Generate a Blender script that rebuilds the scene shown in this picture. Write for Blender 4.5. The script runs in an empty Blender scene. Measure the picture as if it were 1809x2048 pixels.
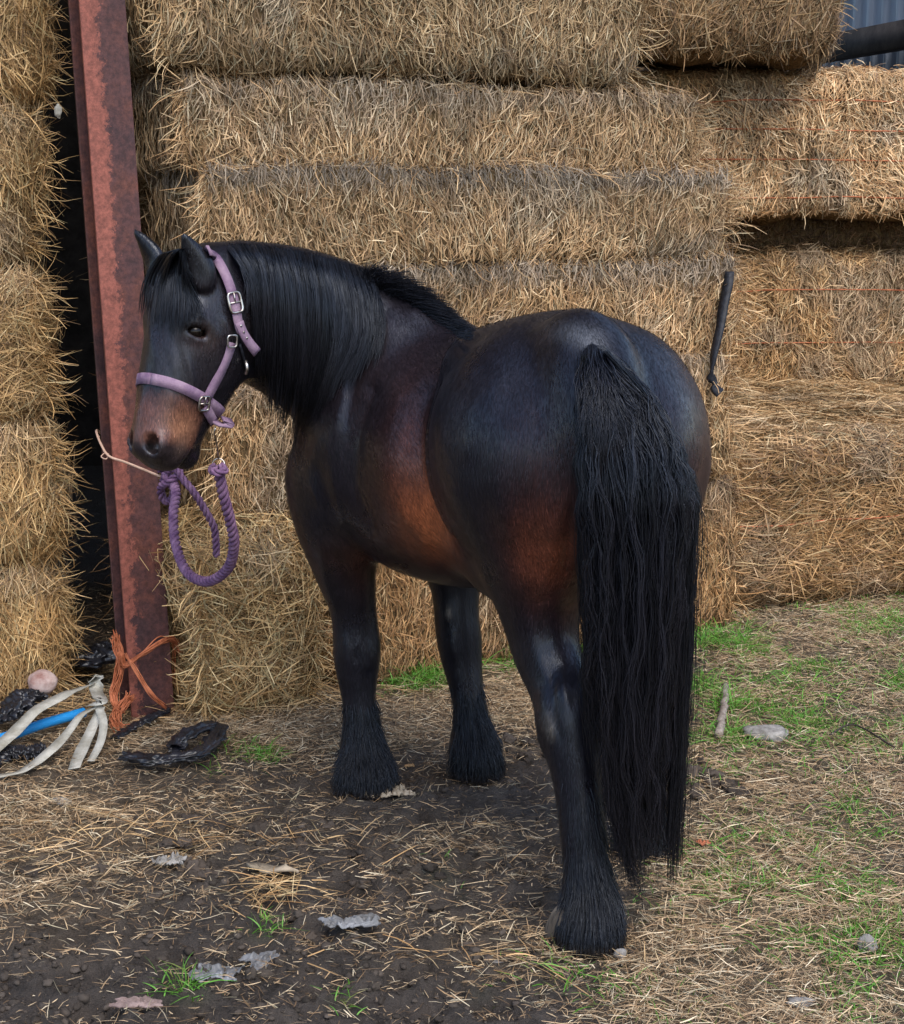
import bpy, math, random
import numpy as np
from mathutils import Vector
from mathutils.bvhtree import BVHTree
rng = np.random.default_rng(7)
random.seed(7)
SC = bpy.context.scene
COL = SC.collection
# ------------------------------------------------------------------ camera, sky, sun, exposure
F = 3400.0; CX = 904.5; CY = 1024.0; HORIZON = 400.0; HC = 1.667
TH = math.atan((CY-HORIZON)/F)
cam = bpy.data.cameras.new('camera'); camo = bpy.data.objects.new('camera', cam); COL.objects.link(camo)
camo.location = (0, 0, HC); camo.rotation_euler = (math.pi/2-TH, 0, 0)
cam.sensor_fit = 'HORIZONTAL'; cam.sensor_width = 36.0; cam.lens = F/1809.0*36.0
cam.clip_start = 0.05; cam.clip_end = 2000
SC.camera = camo
SUN_EL, SUN_AZ = math.radians(52), math.radians(158)      # azimuth clockwise from +Y
world = bpy.data.worlds.new('World'); SC.world = world; world.use_nodes = True
wn = world.node_tree.nodes; wl = world.node_tree.links
bg = wn['Background']; sky = wn.new('ShaderNodeTexSky'); sky.sky_type = 'NISHITA'; sky.sun_disc = False
sky.sun_elevation = SUN_EL; sky.sun_rotation = SUN_AZ; sky.dust_density = 1.5; sky.air_density = 1.0; sky.ozone_density = 1.0
wl.new(sky.outputs[0], bg.inputs[0]); bg.inputs[1].default_value = 0.15
sl = bpy.data.lights.new('sun', 'SUN'); sl.energy = 1.35; sl.angle = math.radians(42); sl.color = (1.0, .95, .87)
so = bpy.data.objects.new('sun', sl); COL.objects.link(so)
sd = Vector((math.sin(SUN_AZ)*math.cos(SUN_EL), math.cos(SUN_AZ)*math.cos(SUN_EL), math.sin(SUN_EL)))
so.rotation_euler = sd.to_track_quat('Z', 'Y').to_euler(); so.location = sd*20
SC.view_settings.view_transform = 'Standard'; SC.view_settings.look = 'None'
SC.view_settings.exposure = 1.02; SC.view_settings.gamma = 1.0
SC.render.engine = 'CYCLES'

# ------------------------------------------------------------------ picture <-> place
CT, ST = math.cos(TH), math.sin(TH)
def W(px, py, Y):
    x = (px-CX)/F; c = -(py-CY)/F
    dy = CT+c*ST; dz = -ST+c*CT; t = Y/dy
    return np.array([x*t, Y, HC+dz*t])
def Wv(px, py, Y):
    px, py, Y = np.broadcast_arrays(np.asarray(px, float), np.asarray(py, float), np.asarray(Y, float))
    x = (px-CX)/F; c = -(py-CY)/F
    t = Y/(CT+c*ST)
    return np.stack([x*t, Y, HC+(-ST+c*CT)*t], -1)
def G(px, py, z=0.0):
    x = (px-CX)/F; c = -(py-CY)/F
    dy = CT+c*ST; dz = -ST+c*CT; t = (z-HC)/dz
    return np.array([x*t, dy*t, z])
def proj(P):
    P = np.asarray(P, float); d = P-np.array([0, 0, HC])
    zc = d[..., 1]*CT-d[..., 2]*ST; yc = d[..., 1]*ST+d[..., 2]*CT
    zc = np.where(np.abs(zc) < 1e-3, 1e-3, zc)
    return CX+F*d[..., 0]/zc, CY-F*yc/zc, zc

# ------------------------------------------------------------------ small maths
def nrm(v): return v/np.maximum(np.linalg.norm(v, axis=-1, keepdims=True), 1e-9)
_tab = np.random.default_rng(3).random(65536).astype(np.float32)
def _h(i, j, k): return _tab[(i*7349+j*9151+k*28057) & 65535]
def vnoise(P, s=1.0, o=0):
    P = np.asarray(P, float)*s+o*17.31+100.0
    i = np.floor(P).astype(np.int64); f = P-i; f = f*f*(3-2*f)
    r = 0
    for a in (0, 1):
        for b in (0, 1):
            for c in (0, 1):
                w = (f[..., 0] if a else 1-f[..., 0])*(f[..., 1] if b else 1-f[..., 1])*(f[..., 2] if c else 1-f[..., 2])
                r = r+w*_h(i[..., 0]+a, i[..., 1]+b, i[..., 2]+c)
    return r*2-1
def fbm(P, s=1.0, o=0, n=3):
    r = 0; a = 1.0; t = 0
    for q in range(n): r = r+a*vnoise(P, s*2**q, o+q); t += a; a *= .5
    return r/t
def ss(a, b, x):
    t = np.clip((x-a)/(b-a), 0, 1); return t*t*(3-2*t)
def catmull(pts, n):
    P = np.asarray(pts, float)
    P = np.vstack([2*P[0]-P[1], P, 2*P[-1]-P[-2]]); out = []
    m = len(P)-3
    for q in np.linspace(0, m, n):
        i = min(int(q), m-1); t = q-i
        a, b, c, d = P[i:i+4]
        out.append(.5*(2*b+(c-a)*t+(2*a-5*b+4*c-d)*t*t+(3*b-a-3*c+d)*t**3))
    return np.array(out)

# ------------------------------------------------------------------ mesh helpers
def tag(o, label=None, cat=None, group=None, kind=None):
    if label: o['label'] = label
    if cat: o['category'] = cat
    if group: o['group'] = group
    if kind: o['kind'] = kind
    return o
def empty(name, loc=(0, 0, 0)):
    o = bpy.data.objects.new(name, None); COL.objects.link(o); o.location = tuple(float(v) for v in loc)
    o.empty_display_size = .1
    return o
ORG = {}
def mk(name, V, Q, mat, parent=None, col=None, smooth=False, origin=None, matidx=None):
    """one mesh object from numpy verts (n,3) and faces (m,4); verts are world coordinates"""
    V = np.asarray(V, np.float32); Q = np.asarray(Q, np.int32)
    off = np.zeros(3) if origin is None else np.asarray(origin, float)
    if parent is not None: off = ORG[parent.name] if parent.name in ORG else np.array(parent.location)
    me = bpy.data.meshes.new(name)
    tri = Q[:, 2] == Q[:, 3]
    cnt = np.where(tri, 3, 4).astype(np.int32); keep = np.ones(Q.shape, bool); keep[tri, 3] = False
    li = Q[keep]
    me.vertices.add(len(V)); me.vertices.foreach_set('co', (V-off.astype(np.float32)).ravel())
    me.loops.add(len(li)); me.loops.foreach_set('vertex_index', li)
    me.polygons.add(len(Q)); me.polygons.foreach_set('loop_start', np.concatenate([[0], np.cumsum(cnt)[:-1]]).astype(np.int32))
    me.polygons.foreach_set('loop_total', cnt)
    if smooth: me.polygons.foreach_set('use_smooth', np.ones(len(Q), bool))
    for m in (mat if isinstance(mat, (list, tuple)) else [mat]): me.materials.append(m)
    if matidx is not None: me.polygons.foreach_set('material_index', np.asarray(matidx, np.int32))
    if col is not None:
        at = me.color_attributes.new('Col', 'FLOAT_COLOR', 'POINT')
        c4 = np.ones((len(V), 4), np.float32); c4[:, :3] = col
        at.data.foreach_set('color', c4.ravel())
    me.update()
    o = bpy.data.objects.new(name, me); COL.objects.link(o)
    if parent is None: o.location = tuple(float(v) for v in off)
    else: o.parent = parent
    ORG[o.name] = off
    return o
class Geo:
    """collects pieces into one mesh"""
    def __init__(s): s.V = []; s.Q = []; s.C = []; s.M = []; s.n = 0
    def add(s, V, Q, col=None, m=0):
        V = np.asarray(V, float).reshape(-1, 3); Q = np.asarray(Q, int)
        s.V.append(V); s.Q.append(Q+s.n); s.n += len(V)
        c = np.full((len(V), 3), .5) if col is None else np.broadcast_to(np.asarray(col, float), (len(V), 3))
        s.C.append(c); s.M.append(np.full(len(Q), m)); return s
    def build(s, name, mat, parent=None, smooth=False, origin=None):
        V = np.vstack(s.V); Q = np.vstack(s.Q)
        if parent is None and origin is None:
            origin = np.array([(V[:, 0].min()+V[:, 0].max())/2, (V[:, 1].min()+V[:, 1].max())/2, V[:, 2].min()])
        return mk(name, V, Q, mat, parent, np.vstack(s.C), smooth, origin, np.concatenate(s.M))
def tube(path, r, sides=10, cap=True, flat=1.0, up=(0, 0, 1)):
    """round (or flattened) tube along path; quads"""
    P = np.asarray(path, float); n = len(P); r = np.broadcast_to(np.asarray(r, float), (n,))
    T = nrm(np.gradient(P, axis=0)); u = np.array(up, float)
    A = np.zeros((n, 3)); a = np.cross(T[0], u)
    if np.linalg.norm(a) < .1: a = np.cross(T[0], [1, 0, 0])
    a = a/np.linalg.norm(a)
    for i in range(n):
        a = a-T[i]*np.dot(a, T[i]); a = a/np.linalg.norm(a); A[i] = a
    B = np.cross(T, A); th = np.linspace(0, 2*np.pi, sides, endpoint=False)
    V = P[:, None]+r[:, None, None]*(np.cos(th)[None, :, None]*A[:, None]+flat*np.sin(th)[None, :, None]*B[:, None])
    idx = np.arange(n*sides).reshape(n, sides)
    Q = np.stack([idx[:-1], np.roll(idx, -1, 1)[:-1], np.roll(idx, -1, 1)[1:], idx[1:]], -1).reshape(-1, 4)
    V = V.reshape(-1, 3)
    if cap:
        V = np.vstack([V, P[0], P[-1]]); c0, c1 = n*sides, n*sides+1
        f = [[idx[0][(j+1) % sides], idx[0][j], c0, c0] for j in range(sides)]+[[idx[-1][j], idx[-1][(j+1) % sides], c1, c1] for j in range(sides)]
        ft = []
        for j in range(0, sides, 2):
            ft.append([idx[0][(j+2) % sides], idx[0][(j+1) % sides], idx[0][j], c0]); ft.append([idx[-1][j], idx[-1][(j+1) % sides], idx[-1][(j+2) % sides], c1])
        Q = np.vstack([Q, ft])
    return V, Q
def box(c, h, R=None):
    c = np.asarray(c, float); h = np.asarray(h, float)
    v = np.array([[x, y, z] for x in (-1, 1) for y in (-1, 1) for z in (-1, 1)], float)*h
    if R is not None: v = v@np.asarray(R, float).T
    q = [[0, 1, 3, 2], [4, 6, 7, 5], [0, 4, 5, 1], [2, 3, 7, 6], [0, 2, 6, 4], [1, 5, 7, 3]]
    return v+c, np.array(q)
def Rz(a): c, s = math.cos(a), math.sin(a); return np.array([[c, -s, 0], [s, c, 0], [0, 0, 1.]])
def ribbons(path, side, width):
    """path (N,K,3) side (N,K|1,3) width (N,K) -> verts, quads"""
    N, K, _ = path.shape
    side = np.broadcast_to(side, path.shape)
    V = np.stack([path-side*width[..., None]*.5, path+side*width[..., None]*.5], 2).reshape(-1, 3)
    b = (np.arange(N)*K*2)[:, None]+(np.arange(K-1)*2)[None]
    Q = np.stack([b, b+1, b+3, b+2], -1).reshape(-1, 4)
    return V, Q
def strands(path, rad, sides=3):
    """thin tapering hairs: path (N,K,3), rad (N,K) -> tubes"""
    N, K, _ = path.shape
    T = nrm(np.gradient(path, axis=1))
    ref = nrm(np.random.default_rng(N).normal(size=(N, 1, 3)))
    A = nrm(np.cross(T, ref)); B = np.cross(T, A)
    th = np.arange(sides)*2*np.pi/sides
    V = path[:, :, None]+rad[:, :, None, None]*(np.cos(th)[None, None, :, None]*A[:, :, None]+np.sin(th)[None, None, :, None]*B[:, :, None])
    idx = np.arange(N*K*sides).reshape(N, K, sides)
    Q = np.stack([idx[:, :-1], np.roll(idx, -1, 2)[:, :-1], np.roll(idx, -1, 2)[:, 1:], idx[:, 1:]], -1).reshape(-1, 4)
    return V.reshape(-1, 3), Q
PAL = np.array([[.56, .40, .245], [.44, .29, .165], [.31, .19, .10], [.17, .102, .055], [.34, .28, .185], [.66, .53, .37]])
def straw_cols(n, wts=(.24, .30, .2, .12, .08, .06), tint=(1, 1, 1)):
    c = PAL[rng.choice(len(PAL), n, p=np.array(wts)/sum(wts))]
    return c*rng.uniform(.60, 1.30, (n, 1))*np.array([1.08, 1.11, 1.08])*np.asarray(tint)
def straw_geo(g, P, Nn, D, L, wd, cols, curve=.15, lift=.01, K=4, m=0):
    N = len(P); t = np.linspace(0, 1, K)[None, :, None]
    S = nrm(np.cross(D, Nn)); L = L[:, None, None]
    cv = rng.normal(0, curve, (N, 1, 1))*L; lf = lift[:, None, None] if np.ndim(lift) else lift
    tilt = rng.normal(0, .10, (N, 1, 1))
    path = P[:, None]+D[:, None]*L*(t-.5)+S[:, None]*cv*(2*t-1)**2+Nn[:, None]*(lf*(1-(2*t-1)**2)+tilt*L*(t-.5))
    sd = nrm(S+Nn*rng.normal(0, .6, (N, 1)))[:, None]
    w = wd[:, None]*np.array([.6]+[1]*(K-2)+[.35])[None]
    V, Q = ribbons(path, sd, w)
    g.add(V, Q, np.repeat(cols, K*2, 0), m)

# ------------------------------------------------------------------ materials
def new_mat(name, base=(.5, .5, .5), rough=.6, spec=.5, metal=0.0):
    m = bpy.data.materials.new(name); m.use_nodes = True
    b = m.node_tree.nodes['Principled BSDF']
    b.inputs['Base Color'].default_value = (*base, 1); b.inputs['Roughness'].default_value = rough
    b.inputs['Specular IOR Level'].default_value = spec; b.inputs['Metallic'].default_value = metal
    return m, m.node_tree.nodes, m.node_tree.links, b
def add_noise_col(m, N, L, b, c1, c2, scale, detail=5, rough=.6, stretch=None, lo=.35, hi=.65, coord='Object'):
    tc = N.new('ShaderNodeTexCoord'); src = tc.outputs[coord]
    if stretch:
        mp = N.new('ShaderNodeMapping'); mp.inputs['Scale'].default_value = stretch; L.new(src, mp.inputs[0]); src = mp.outputs[0]
    n = N.new('ShaderNodeTexNoise'); n.inputs['Scale'].default_value = scale; n.inputs['Detail'].default_value = detail; n.inputs['Roughness'].default_value = rough
    L.new(src, n.inputs['Vector'])
    r = N.new('ShaderNodeValToRGB'); r.color_ramp.elements[0].position = lo; r.color_ramp.elements[1].position = hi
    r.color_ramp.elements[0].color = (*c1, 1); r.color_ramp.elements[1].color = (*c2, 1)
    L.new(n.outputs[0], r.inputs[0]); L.new(r.outputs[0], b.inputs['Base Color'])
    return n, r, src
def add_bump(N, L, b, src, scale, strength, dist=.01, detail=4):
    n = N.new('ShaderNodeTexNoise'); n.inputs['Scale'].default_value = scale; n.inputs['Detail'].default_value = detail
    if src is not None: L.new(src, n.inputs['Vector'])
    bp = N.new('ShaderNodeBump'); bp.inputs['Strength'].default_value = strength; bp.inputs['Distance'].default_value = dist
    L.new(n.outputs[0], bp.inputs['Height']); L.new(bp.outputs[0], b.inputs['Normal']); return n, bp
def col_mat(name, rough=.6, spec=.3, bump=None):
    m, N, L, b = new_mat(name, rough=rough, spec=spec)
    a = N.new('ShaderNodeVertexColor'); a.layer_name = 'Col'; L.new(a.outputs[0], b.inputs['Base Color'])
    if bump:
        tc = N.new('ShaderNodeTexCoord'); add_bump(N, L, b, tc.outputs['Object'], *bump)
    return m
M = {}
M['straw'] = col_mat('straw', .55, .35)
M['grass'] = col_mat('grass', .5, .3)
# packed core of a bale seen between the stalks
m, N, L, b = new_mat('bale_core', rough=.9, spec=.1)
n, r, src = add_noise_col(m, N, L, b, (.05, .033, .016), (.26, .175, .09), 60, 6, .75, (1, 1, .25))
add_bump(N, L, b, src, 90, .9, .02); M['core'] = m
m, N, L, b = new_mat('bale_core_flat', rough=.9, spec=.1)
n, r, src = add_noise_col(m, N, L, b, (.06, .04, .02), (.26, .18, .09), 60, 6, .75, (.3, .3, 1))
add_bump(N, L, b, src, 90, .9, .02); M['core_flat'] = m
# horse
def coat_mat():
    m, N, L, b = new_mat('horse_coat', rough=.42, spec=.42)
    a = N.new('ShaderNodeVertexColor'); a.layer_name = 'Col'
    tc = N.new('ShaderNodeTexCoord')
    mp = N.new('ShaderNodeMapping'); mp.inputs['Scale'].default_value = (260, 260, 50); L.new(tc.outputs['Object'], mp.inputs[0])
    n = N.new('ShaderNodeTexNoise'); n.inputs['Scale'].default_value = 1.0; n.inputs['Detail'].default_value = 3; L.new(mp.outputs[0], n.inputs['Vector'])
    mr = N.new('ShaderNodeMapRange'); mr.inputs[1].default_value = .3; mr.inputs[2].default_value = .7; mr.inputs[3].default_value = .6; mr.inputs[4].default_value = 1.5
    L.new(n.outputs[0], mr.inputs[0])
    mx = N.new('ShaderNodeVectorMath'); mx.operation = 'SCALE'; L.new(a.outputs[0], mx.inputs[0]); L.new(mr.outputs[0], mx.inputs['Scale'])
    L.new(mx.outputs[0], b.inputs['Base Color'])
    bp = N.new('ShaderNodeBump'); bp.inputs['Strength'].default_value = .35; bp.inputs['Distance'].default_value = .002; L.new(n.outputs[0], bp.inputs['Height'])
    L.new(bp.outputs[0], b.inputs['Normal'])
    n2 = N.new('ShaderNodeTexNoise'); n2.inputs['Scale'].default_value = 9; n2.inputs['Detail'].default_value = 4; L.new(tc.outputs['Object'], n2.inputs['Vector'])
    mr2 = N.new('ShaderNodeMapRange'); mr2.inputs[1].default_value = .3; mr2.inputs[2].default_value = .7; mr2.inputs[3].default_value = .24; mr2.inputs[4].default_value = .40
    L.new(n2.outputs[0], mr2.inputs[0]); L.new(mr2.outputs[0], b.inputs['Roughness'])
    b.inputs['Specular Tint'].default_value = (.80, .87, 1.0, 1)
    b.inputs['Sheen Weight'].default_value = .02; b.inputs['Sheen Roughness'].default_value = .4
    b.inputs['Sheen Tint'].default_value = (.7, .75, 1, 1)
    return m
M['coat'] = coat_mat()
M['hair'] = col_mat('horse_hair', .34, .42); M['hair'].node_tree.nodes['Principled BSDF'].inputs['Specular Tint'].default_value = (.76, .85, 1.0, 1)
M['eye'] = new_mat('eye', (.006, .004, .003), .06, .25)[0]
M['coat_hair'] = col_mat('coat_hair', .40, .42); M['coat_hair'].node_tree.nodes['Principled BSDF'].inputs['Specular Tint'].default_value = (.80, .87, 1.0, 1)
m, N, L, b = new_mat('hoof', rough=.6, spec=.3)
n, r, src = add_noise_col(m, N, L, b, (.05, .035, .025), (.22, .18, .14), 18, 5, .6, (1, 1, .4)); add_bump(N, L, b, src, 60, .5, .004); M['hoof'] = m
# purple webbing, rope
m, N, L, b = new_mat('purple_webbing', rough=.8, spec=.2)
n, r, src = add_noise_col(m, N, L, b, (.145, .082, .15), (.30, .205, .27), 18, 6, .7); add_bump(N, L, b, src, 700, .6, .002); M['web'] = m
m, N, L, b = new_mat('purple_rope', rough=.85, spec=.2)
n, r, src = add_noise_col(m, N, L, b, (.09, .042, .105), (.25, .145, .24), 30, 6, .7); add_bump(N, L, b, src, 500, .7, .002); M['rope'] = m
m, N, L, b = new_mat('brass_and_chrome', (.62, .58, .55), .32, .5, 1.0)
n, r, src = add_noise_col(m, N, L, b, (.25, .2, .16), (.7, .66, .62), 60, 4); M['metal'] = m
# painted, rusting steel
m, N, L, b = new_mat('rusting_red_paint', rough=.62, spec=.35)
tc = N.new('ShaderNodeTexCoord')
n1 = N.new('ShaderNodeTexNoise'); n1.inputs['Scale'].default_value = 3.2; n1.inputs['Detail'].default_value = 9; n1.inputs['Roughness'].default_value = .72; L.new(tc.outputs['Object'], n1.inputs['Vector'])
r1 = N.new('ShaderNodeValToRGB'); e = r1.color_ramp.elements; e[0].position = .40; e[0].color = (.052, .026, .028, 1); e[1].position = .60; e[1].color = (.135, .048, .032, 1)
x = e.new(.50); x.color = (.085, .036, .033, 1)
L.new(n1.outputs[0], r1.inputs[0])
n2 = N.new('ShaderNodeTexNoise'); n2.inputs['Scale'].default_value = 55; n2.inputs['Detail'].default_value = 6; n2.inputs['Roughness'].default_value = .8; L.new(tc.outputs['Object'], n2.inputs['Vector'])
r2 = N.new('ShaderNodeValToRGB'); e = r2.color_ramp.elements; e[0].position = .40; e[0].color = (.45, .42, .45, 1); e[1].position = .62; e[1].color = (1.35, 1.25, 1.25, 1)
L.new(n2.outputs[0], r2.inputs[0])
at = N.new('ShaderNodeVertexColor'); at.layer_name = 'Col'
sp = N.new('ShaderNodeSeparateColor'); L.new(at.outputs[0], sp.inputs[0])
# salmon primer band, eaten ragged at its border
n3 = N.new('ShaderNodeTexNoise'); n3.inputs['Scale'].default_value = 26; n3.inputs['Detail'].default_value = 8; n3.inputs['Roughness'].default_value = .8; L.new(tc.outputs['Object'], n3.inputs['Vector'])
ad = N.new('ShaderNodeMath'); ad.operation = 'ADD'; L.new(sp.outputs[0], ad.inputs[0]); L.new(n3.outputs[0], ad.inputs[1])
gt = N.new('ShaderNodeMapRange'); gt.inputs[1].default_value = .98; gt.inputs[2].default_value = 1.04; L.new(ad.outputs[0], gt.inputs[0])
mx = N.new('ShaderNodeMix'); mx.data_type = 'RGBA'; L.new(gt.outputs[0], mx.inputs[0]); L.new(r1.outputs[0], mx.inputs[6]); mx.inputs[7].default_value = (.25, .085, .060, 1)
mu = N.new('ShaderNodeMix'); mu.data_type = 'RGBA'; mu.blend_type = 'MULTIPLY'; mu.inputs[0].default_value = .75; L.new(mx.outputs[2], mu.inputs[6]); L.new(r2.outputs[0], mu.inputs[7])
L.new(mu.outputs[2], b.inputs['Base Color'])
bp = N.new('ShaderNodeBump'); bp.inputs['Strength'].default_value = .45; bp.inputs['Distance'].default_value = .003; L.new(n2.outputs[0], bp.inputs['Height']); L.new(bp.outputs[0], b.inputs['Normal'])
M['post'] = m
def simple(name, c1, c2, scale=20, rough=.6, spec=.3, bs=60, bst=.4, bd=.004, stretch=None, metal=0):
    m, N, L, b = new_mat(name, rough=rough, spec=spec, metal=metal)
    n, r, src = add_noise_col(m, N, L, b, c1, c2, scale, 5, .65, stretch); add_bump(N, L, b, src, bs, bst, bd); return m
M['orange'] = simple('orange_twine', (.30, .08, .03), (.56, .19, .09), 25, .7)
M['pale_string'] = simple('pale_string', (.42, .26, .18), (.62, .42, .32), 25, .7)
M['white_strap'] = simple('dirty_white_strap', (.26, .24, .19), (.52, .50, .44), 12, .6)
M['blue'] = simple('blue_pipe', (.01, .19, .50), (.02, .28, .68), 9, .35, .5)
M['black_plastic'] = simple('black_plastic_film', (.008, .008, .010), (.02, .02, .026), 12, .34, .5, 14, .4, .01)
M['grey_plastic'] = simple('dirty_grey_plastic', (.06, .056, .052), (.26, .265, .28), 9, .5, .4, 30, .5, .006)
M['pink_scrap'] = simple('dusty_pink_scrap', (.13, .09, .08), (.32, .23, .21), 14, .8)
M['stone'] = simple('field_stone', (.12, .11, .10), (.34, .32, .30), 22, .85)
M['pink_stone'] = simple('pink_white_stone', (.22, .10, .08), (.62, .50, .46), 9, .8)
M['wood'] = simple('weathered_wood', (.14, .11, .09), (.34, .29, .25), 30, .85, .2, 90, .6, .004)
M['bark'] = simple('pale_bark', (.16, .13, .09), (.42, .34, .25), 20, .85)
M['terracotta'] = simple('terracotta_shard', (.40, .12, .06), (.60, .22, .12), 20, .8)
M['sheet'] = simple('grey_blue_sheeting', (.13, .16, .20), (.24, .28, .34), 2.5, .5, .4, 5, .2, .01, (1, 1, .2))
M['darkwood'] = simple('dark_timber', (.018, .014, .012), (.05, .04, .035), 8, .9)
M['strap_black'] = simple('black_strap', (.006, .006, .009), (.022, .024, .032), 40, .55, .3)
M['leaf'] = simple('dead_leaf', (.30, .17, .08), (.50, .34, .18), 40, .8)

# ------------------------------------------------------------------ ground
def zone(px, py):
    """how much straw / grass / mud lies at a spot, planned on the ground as the photo shows it"""
    w = 60
    def blob(cx, cy, rx, ry): return np.exp(-(((px-cx)/rx)**2+((py-cy)/ry)**2))
    straw = .10+.9*blob(560, 1440, 420, 75)+.8*blob(1000, 1390, 160, 60)+.7*blob(60, 1640, 420, 80)+.5*blob(60, 1800, 200, 90)
    straw = straw+ss(1180, 1420, px+.25*(py-1700))*(.55+0*px)
    straw = straw+.5*blob(1560, 1900, 300, 160)+.25*blob(1000, 1900, 180, 60)+.25*blob(900, 1700, 200, 80)
    straw = straw+.5*blob(0, 1480, 260, 90)
    gr = ss(1150, 1500, px)*(.13+.9*blob(1740, 1330, 200, 120)+.25*blob(1600, 1700, 200, 150)+.3*blob(1480, 1830, 260, 120))
    gr = gr+2.8*blob(1450, 1282, 85, 26)+2.0*blob(1450, 1410, 60, 70)+1.2*blob(1300, 1270, 60, 25)+2.2*blob(1150, 1300, 55, 35)+3.4*blob(838, 1356, 62, 22)+2.6*blob(990, 1330, 70, 20)
    gr = gr+.9*blob(1610, 1410, 70, 45)+.7*blob(1420, 1520, 70, 30)+.8*blob(1760, 1940, 90, 120)+.3*blob(1200, 1960, 120, 40)
    gr = gr*(1-.75*blob(1620, 1290, 90, 40))*1.5
    for cx, cy, rx, ry, a in ((530, 1515, 26, 22, 1.6), (415, 1545, 30, 12, 1.0), (372, 1985, 42, 22, 2.2), (880, 1752, 26, 22, 1.6), (530, 1870, 30, 16, 1.5), (690, 2010, 26, 14, 1.6), (925, 1795, 14, 10, .8), (960, 1990, 30, 20, .6), (1060, 1350, 25, 15, .8), (470, 1500, 50, 20, .5), (1130, 1910, 50, 18, .9)):
        gr = gr+a*blob(cx, cy, rx, ry)
    mud = np.clip(1.15-1.3*straw, 0, 1)
    return straw, gr, mud
_pr = np.random.default_rng(5)
PRINTS = [(G(a, b)[0], G(a, b)[1], _pr.uniform(.045, .065), _pr.uniform(0, 6.28)) for a, b in zip(_pr.uniform(120, 1150, 34), _pr.uniform(1600, 2060, 34))]
def ground_z(P):
    x, y = P[..., 0], P[..., 1]
    gpx, gpy, _ = proj(np.stack([x, np.maximum(y, 1.5), x*0], -1)); cov = 1-.62*np.clip(zone(np.clip(gpx, -900, 2600), np.clip(gpy, 1150, 2600))[0], 0, 1)
    pr = 0
    for hx_, hy_, hr_, ha_ in PRINTS:
        d = np.hypot(x-hx_, (y-hy_)); op = .5+.5*np.cos(np.arctan2(y-hy_, x-hx_)-ha_)
        pr = pr-.020*np.exp(-((d-hr_*.75)/.020)**2)*(1-.75*op**4)-.008*ss(hr_, hr_*.5, d)+.010*np.exp(-((d-hr_*1.45)/.020)**2)
    Q = np.stack([x, y, x*0], -1)
    near = np.exp(-((x/4.5)**4+((y-4.5)/4.5)**4))
    lump = fbm(Q, 5, 1, 3)*.020+np.abs(fbm(Q, 13, 5, 3))*.026+np.abs(fbm(Q, 30, 9, 2))*.018
    pit = -ss(.35, .6, vnoise(Q, 6.5, 21))*.022
    mudm = ss(.6, -.3, x-.2)*ss(5.2, 4.6, y)
    return ((lump*(.35+1.35*mudm)+pit*mudm)*cov+pr*mudm)*near-.006*near
FEET = [G(1172, 1880), G(1300, 1745), G(722, 1572), G(945, 1545)]
def ground_full(P):
    z = ground_z(P)
    for f in FEET:
        d = np.hypot(P[..., 0]-f[0], P[..., 1]-f[1]); z = z*ss(.07, .2, d)-.004*ss(.2, .07, d)
    return z
def axis(lo, hi, a, b, st):
    core = np.arange(a, b, st); out = [core]
    l = []; v = a; s = st
    while v > lo: s *= 1.35; v -= s; l.append(v)
    r = []; v = core[-1]; s = st
    while v < hi: s *= 1.35; v += s; r.append(v)
    return np.concatenate([l[::-1], core, r])
gx = axis(-150, 150, -2.0, 2.4, .0125); gy = axis(-60, 300, 2.6, 7.4, .0125)
X, Y = np.meshgrid(gx, gy, indexing='ij'); P = np.stack([X, Y, X*0], -1)
P[..., 2] = ground_full(P)
i = np.arange(X.size).reshape(X.shape)
Q = np.stack([i[:-1, :-1], i[1:, :-1], i[1:, 1:], i[:-1, 1:]], -1).reshape(-1, 4)
m, N, L, b = new_mat('muddy_ground', rough=.75, spec=.35)
tc = N.new('ShaderNodeTexCoord'); at = N.new('ShaderNodeVertexColor'); at.layer_name = 'Col'
n = N.new('ShaderNodeTexNoise'); n.inputs['Scale'].default_value = 14; n.inputs['Detail'].default_value = 9; n.inputs['Roughness'].default_value = .7; L.new(tc.outputs['Object'], n.inputs['Vector'])
r = N.new('ShaderNodeValToRGB'); r.color_ramp.elements[0].position = .3; r.color_ramp.elements[1].position = .7
r.color_ramp.elements[0].color = (.42, .40, .38, 1); r.color_ramp.elements[1].color = (1.55, 1.5, 1.45, 1); L.new(n.outputs[0], r.inputs[0])
mu = N.new('ShaderNodeMix'); mu.data_type = 'RGBA'; mu.blend_type = 'MULTIPLY'; mu.inputs[0].default_value = 1; L.new(at.outputs[0], mu.inputs[6]); L.new(r.outputs[0], mu.inputs[7]); L.new(mu.outputs[2], b.inputs['Base Color'])
n2 = N.new('ShaderNodeTexNoise'); n2.inputs['Scale'].default_value = 60; n2.inputs['Detail'].default_value = 8; n2.inputs['Roughness'].default_value = .7; L.new(tc.outputs['Object'], n2.inputs['Vector'])
bp = N.new('ShaderNodeBump'); bp.inputs['Strength'].default_value = 1.0; bp.inputs['Distance'].default_value = .032; L.new(n2.outputs[0], bp.inputs['Height']); L.new(bp.outputs[0], b.inputs['Normal'])
r3 = N.new('ShaderNodeMapRange'); r3.inputs[1].default_value = .35; r3.inputs[2].default_value = .6; r3.inputs[3].default_value = .5; r3.inputs[4].default_value = .9; L.new(n.outputs[0], r3.inputs[0]); L.new(r3.outputs[0], b.inputs['Roughness'])
M['ground'] = m
V = P.reshape(-1, 3); px, py, _ = proj(V); front = V[:, 1] > 1.5
st_, gr_, mud_ = zone(np.clip(px, -900, 2600), np.clip(py, 1150, 2600))
mud_ = np.where(front, mud_, .3)[:, None]
q = fbm(V, 2.2, 4, 3)[:, None]*.5+.5
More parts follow.
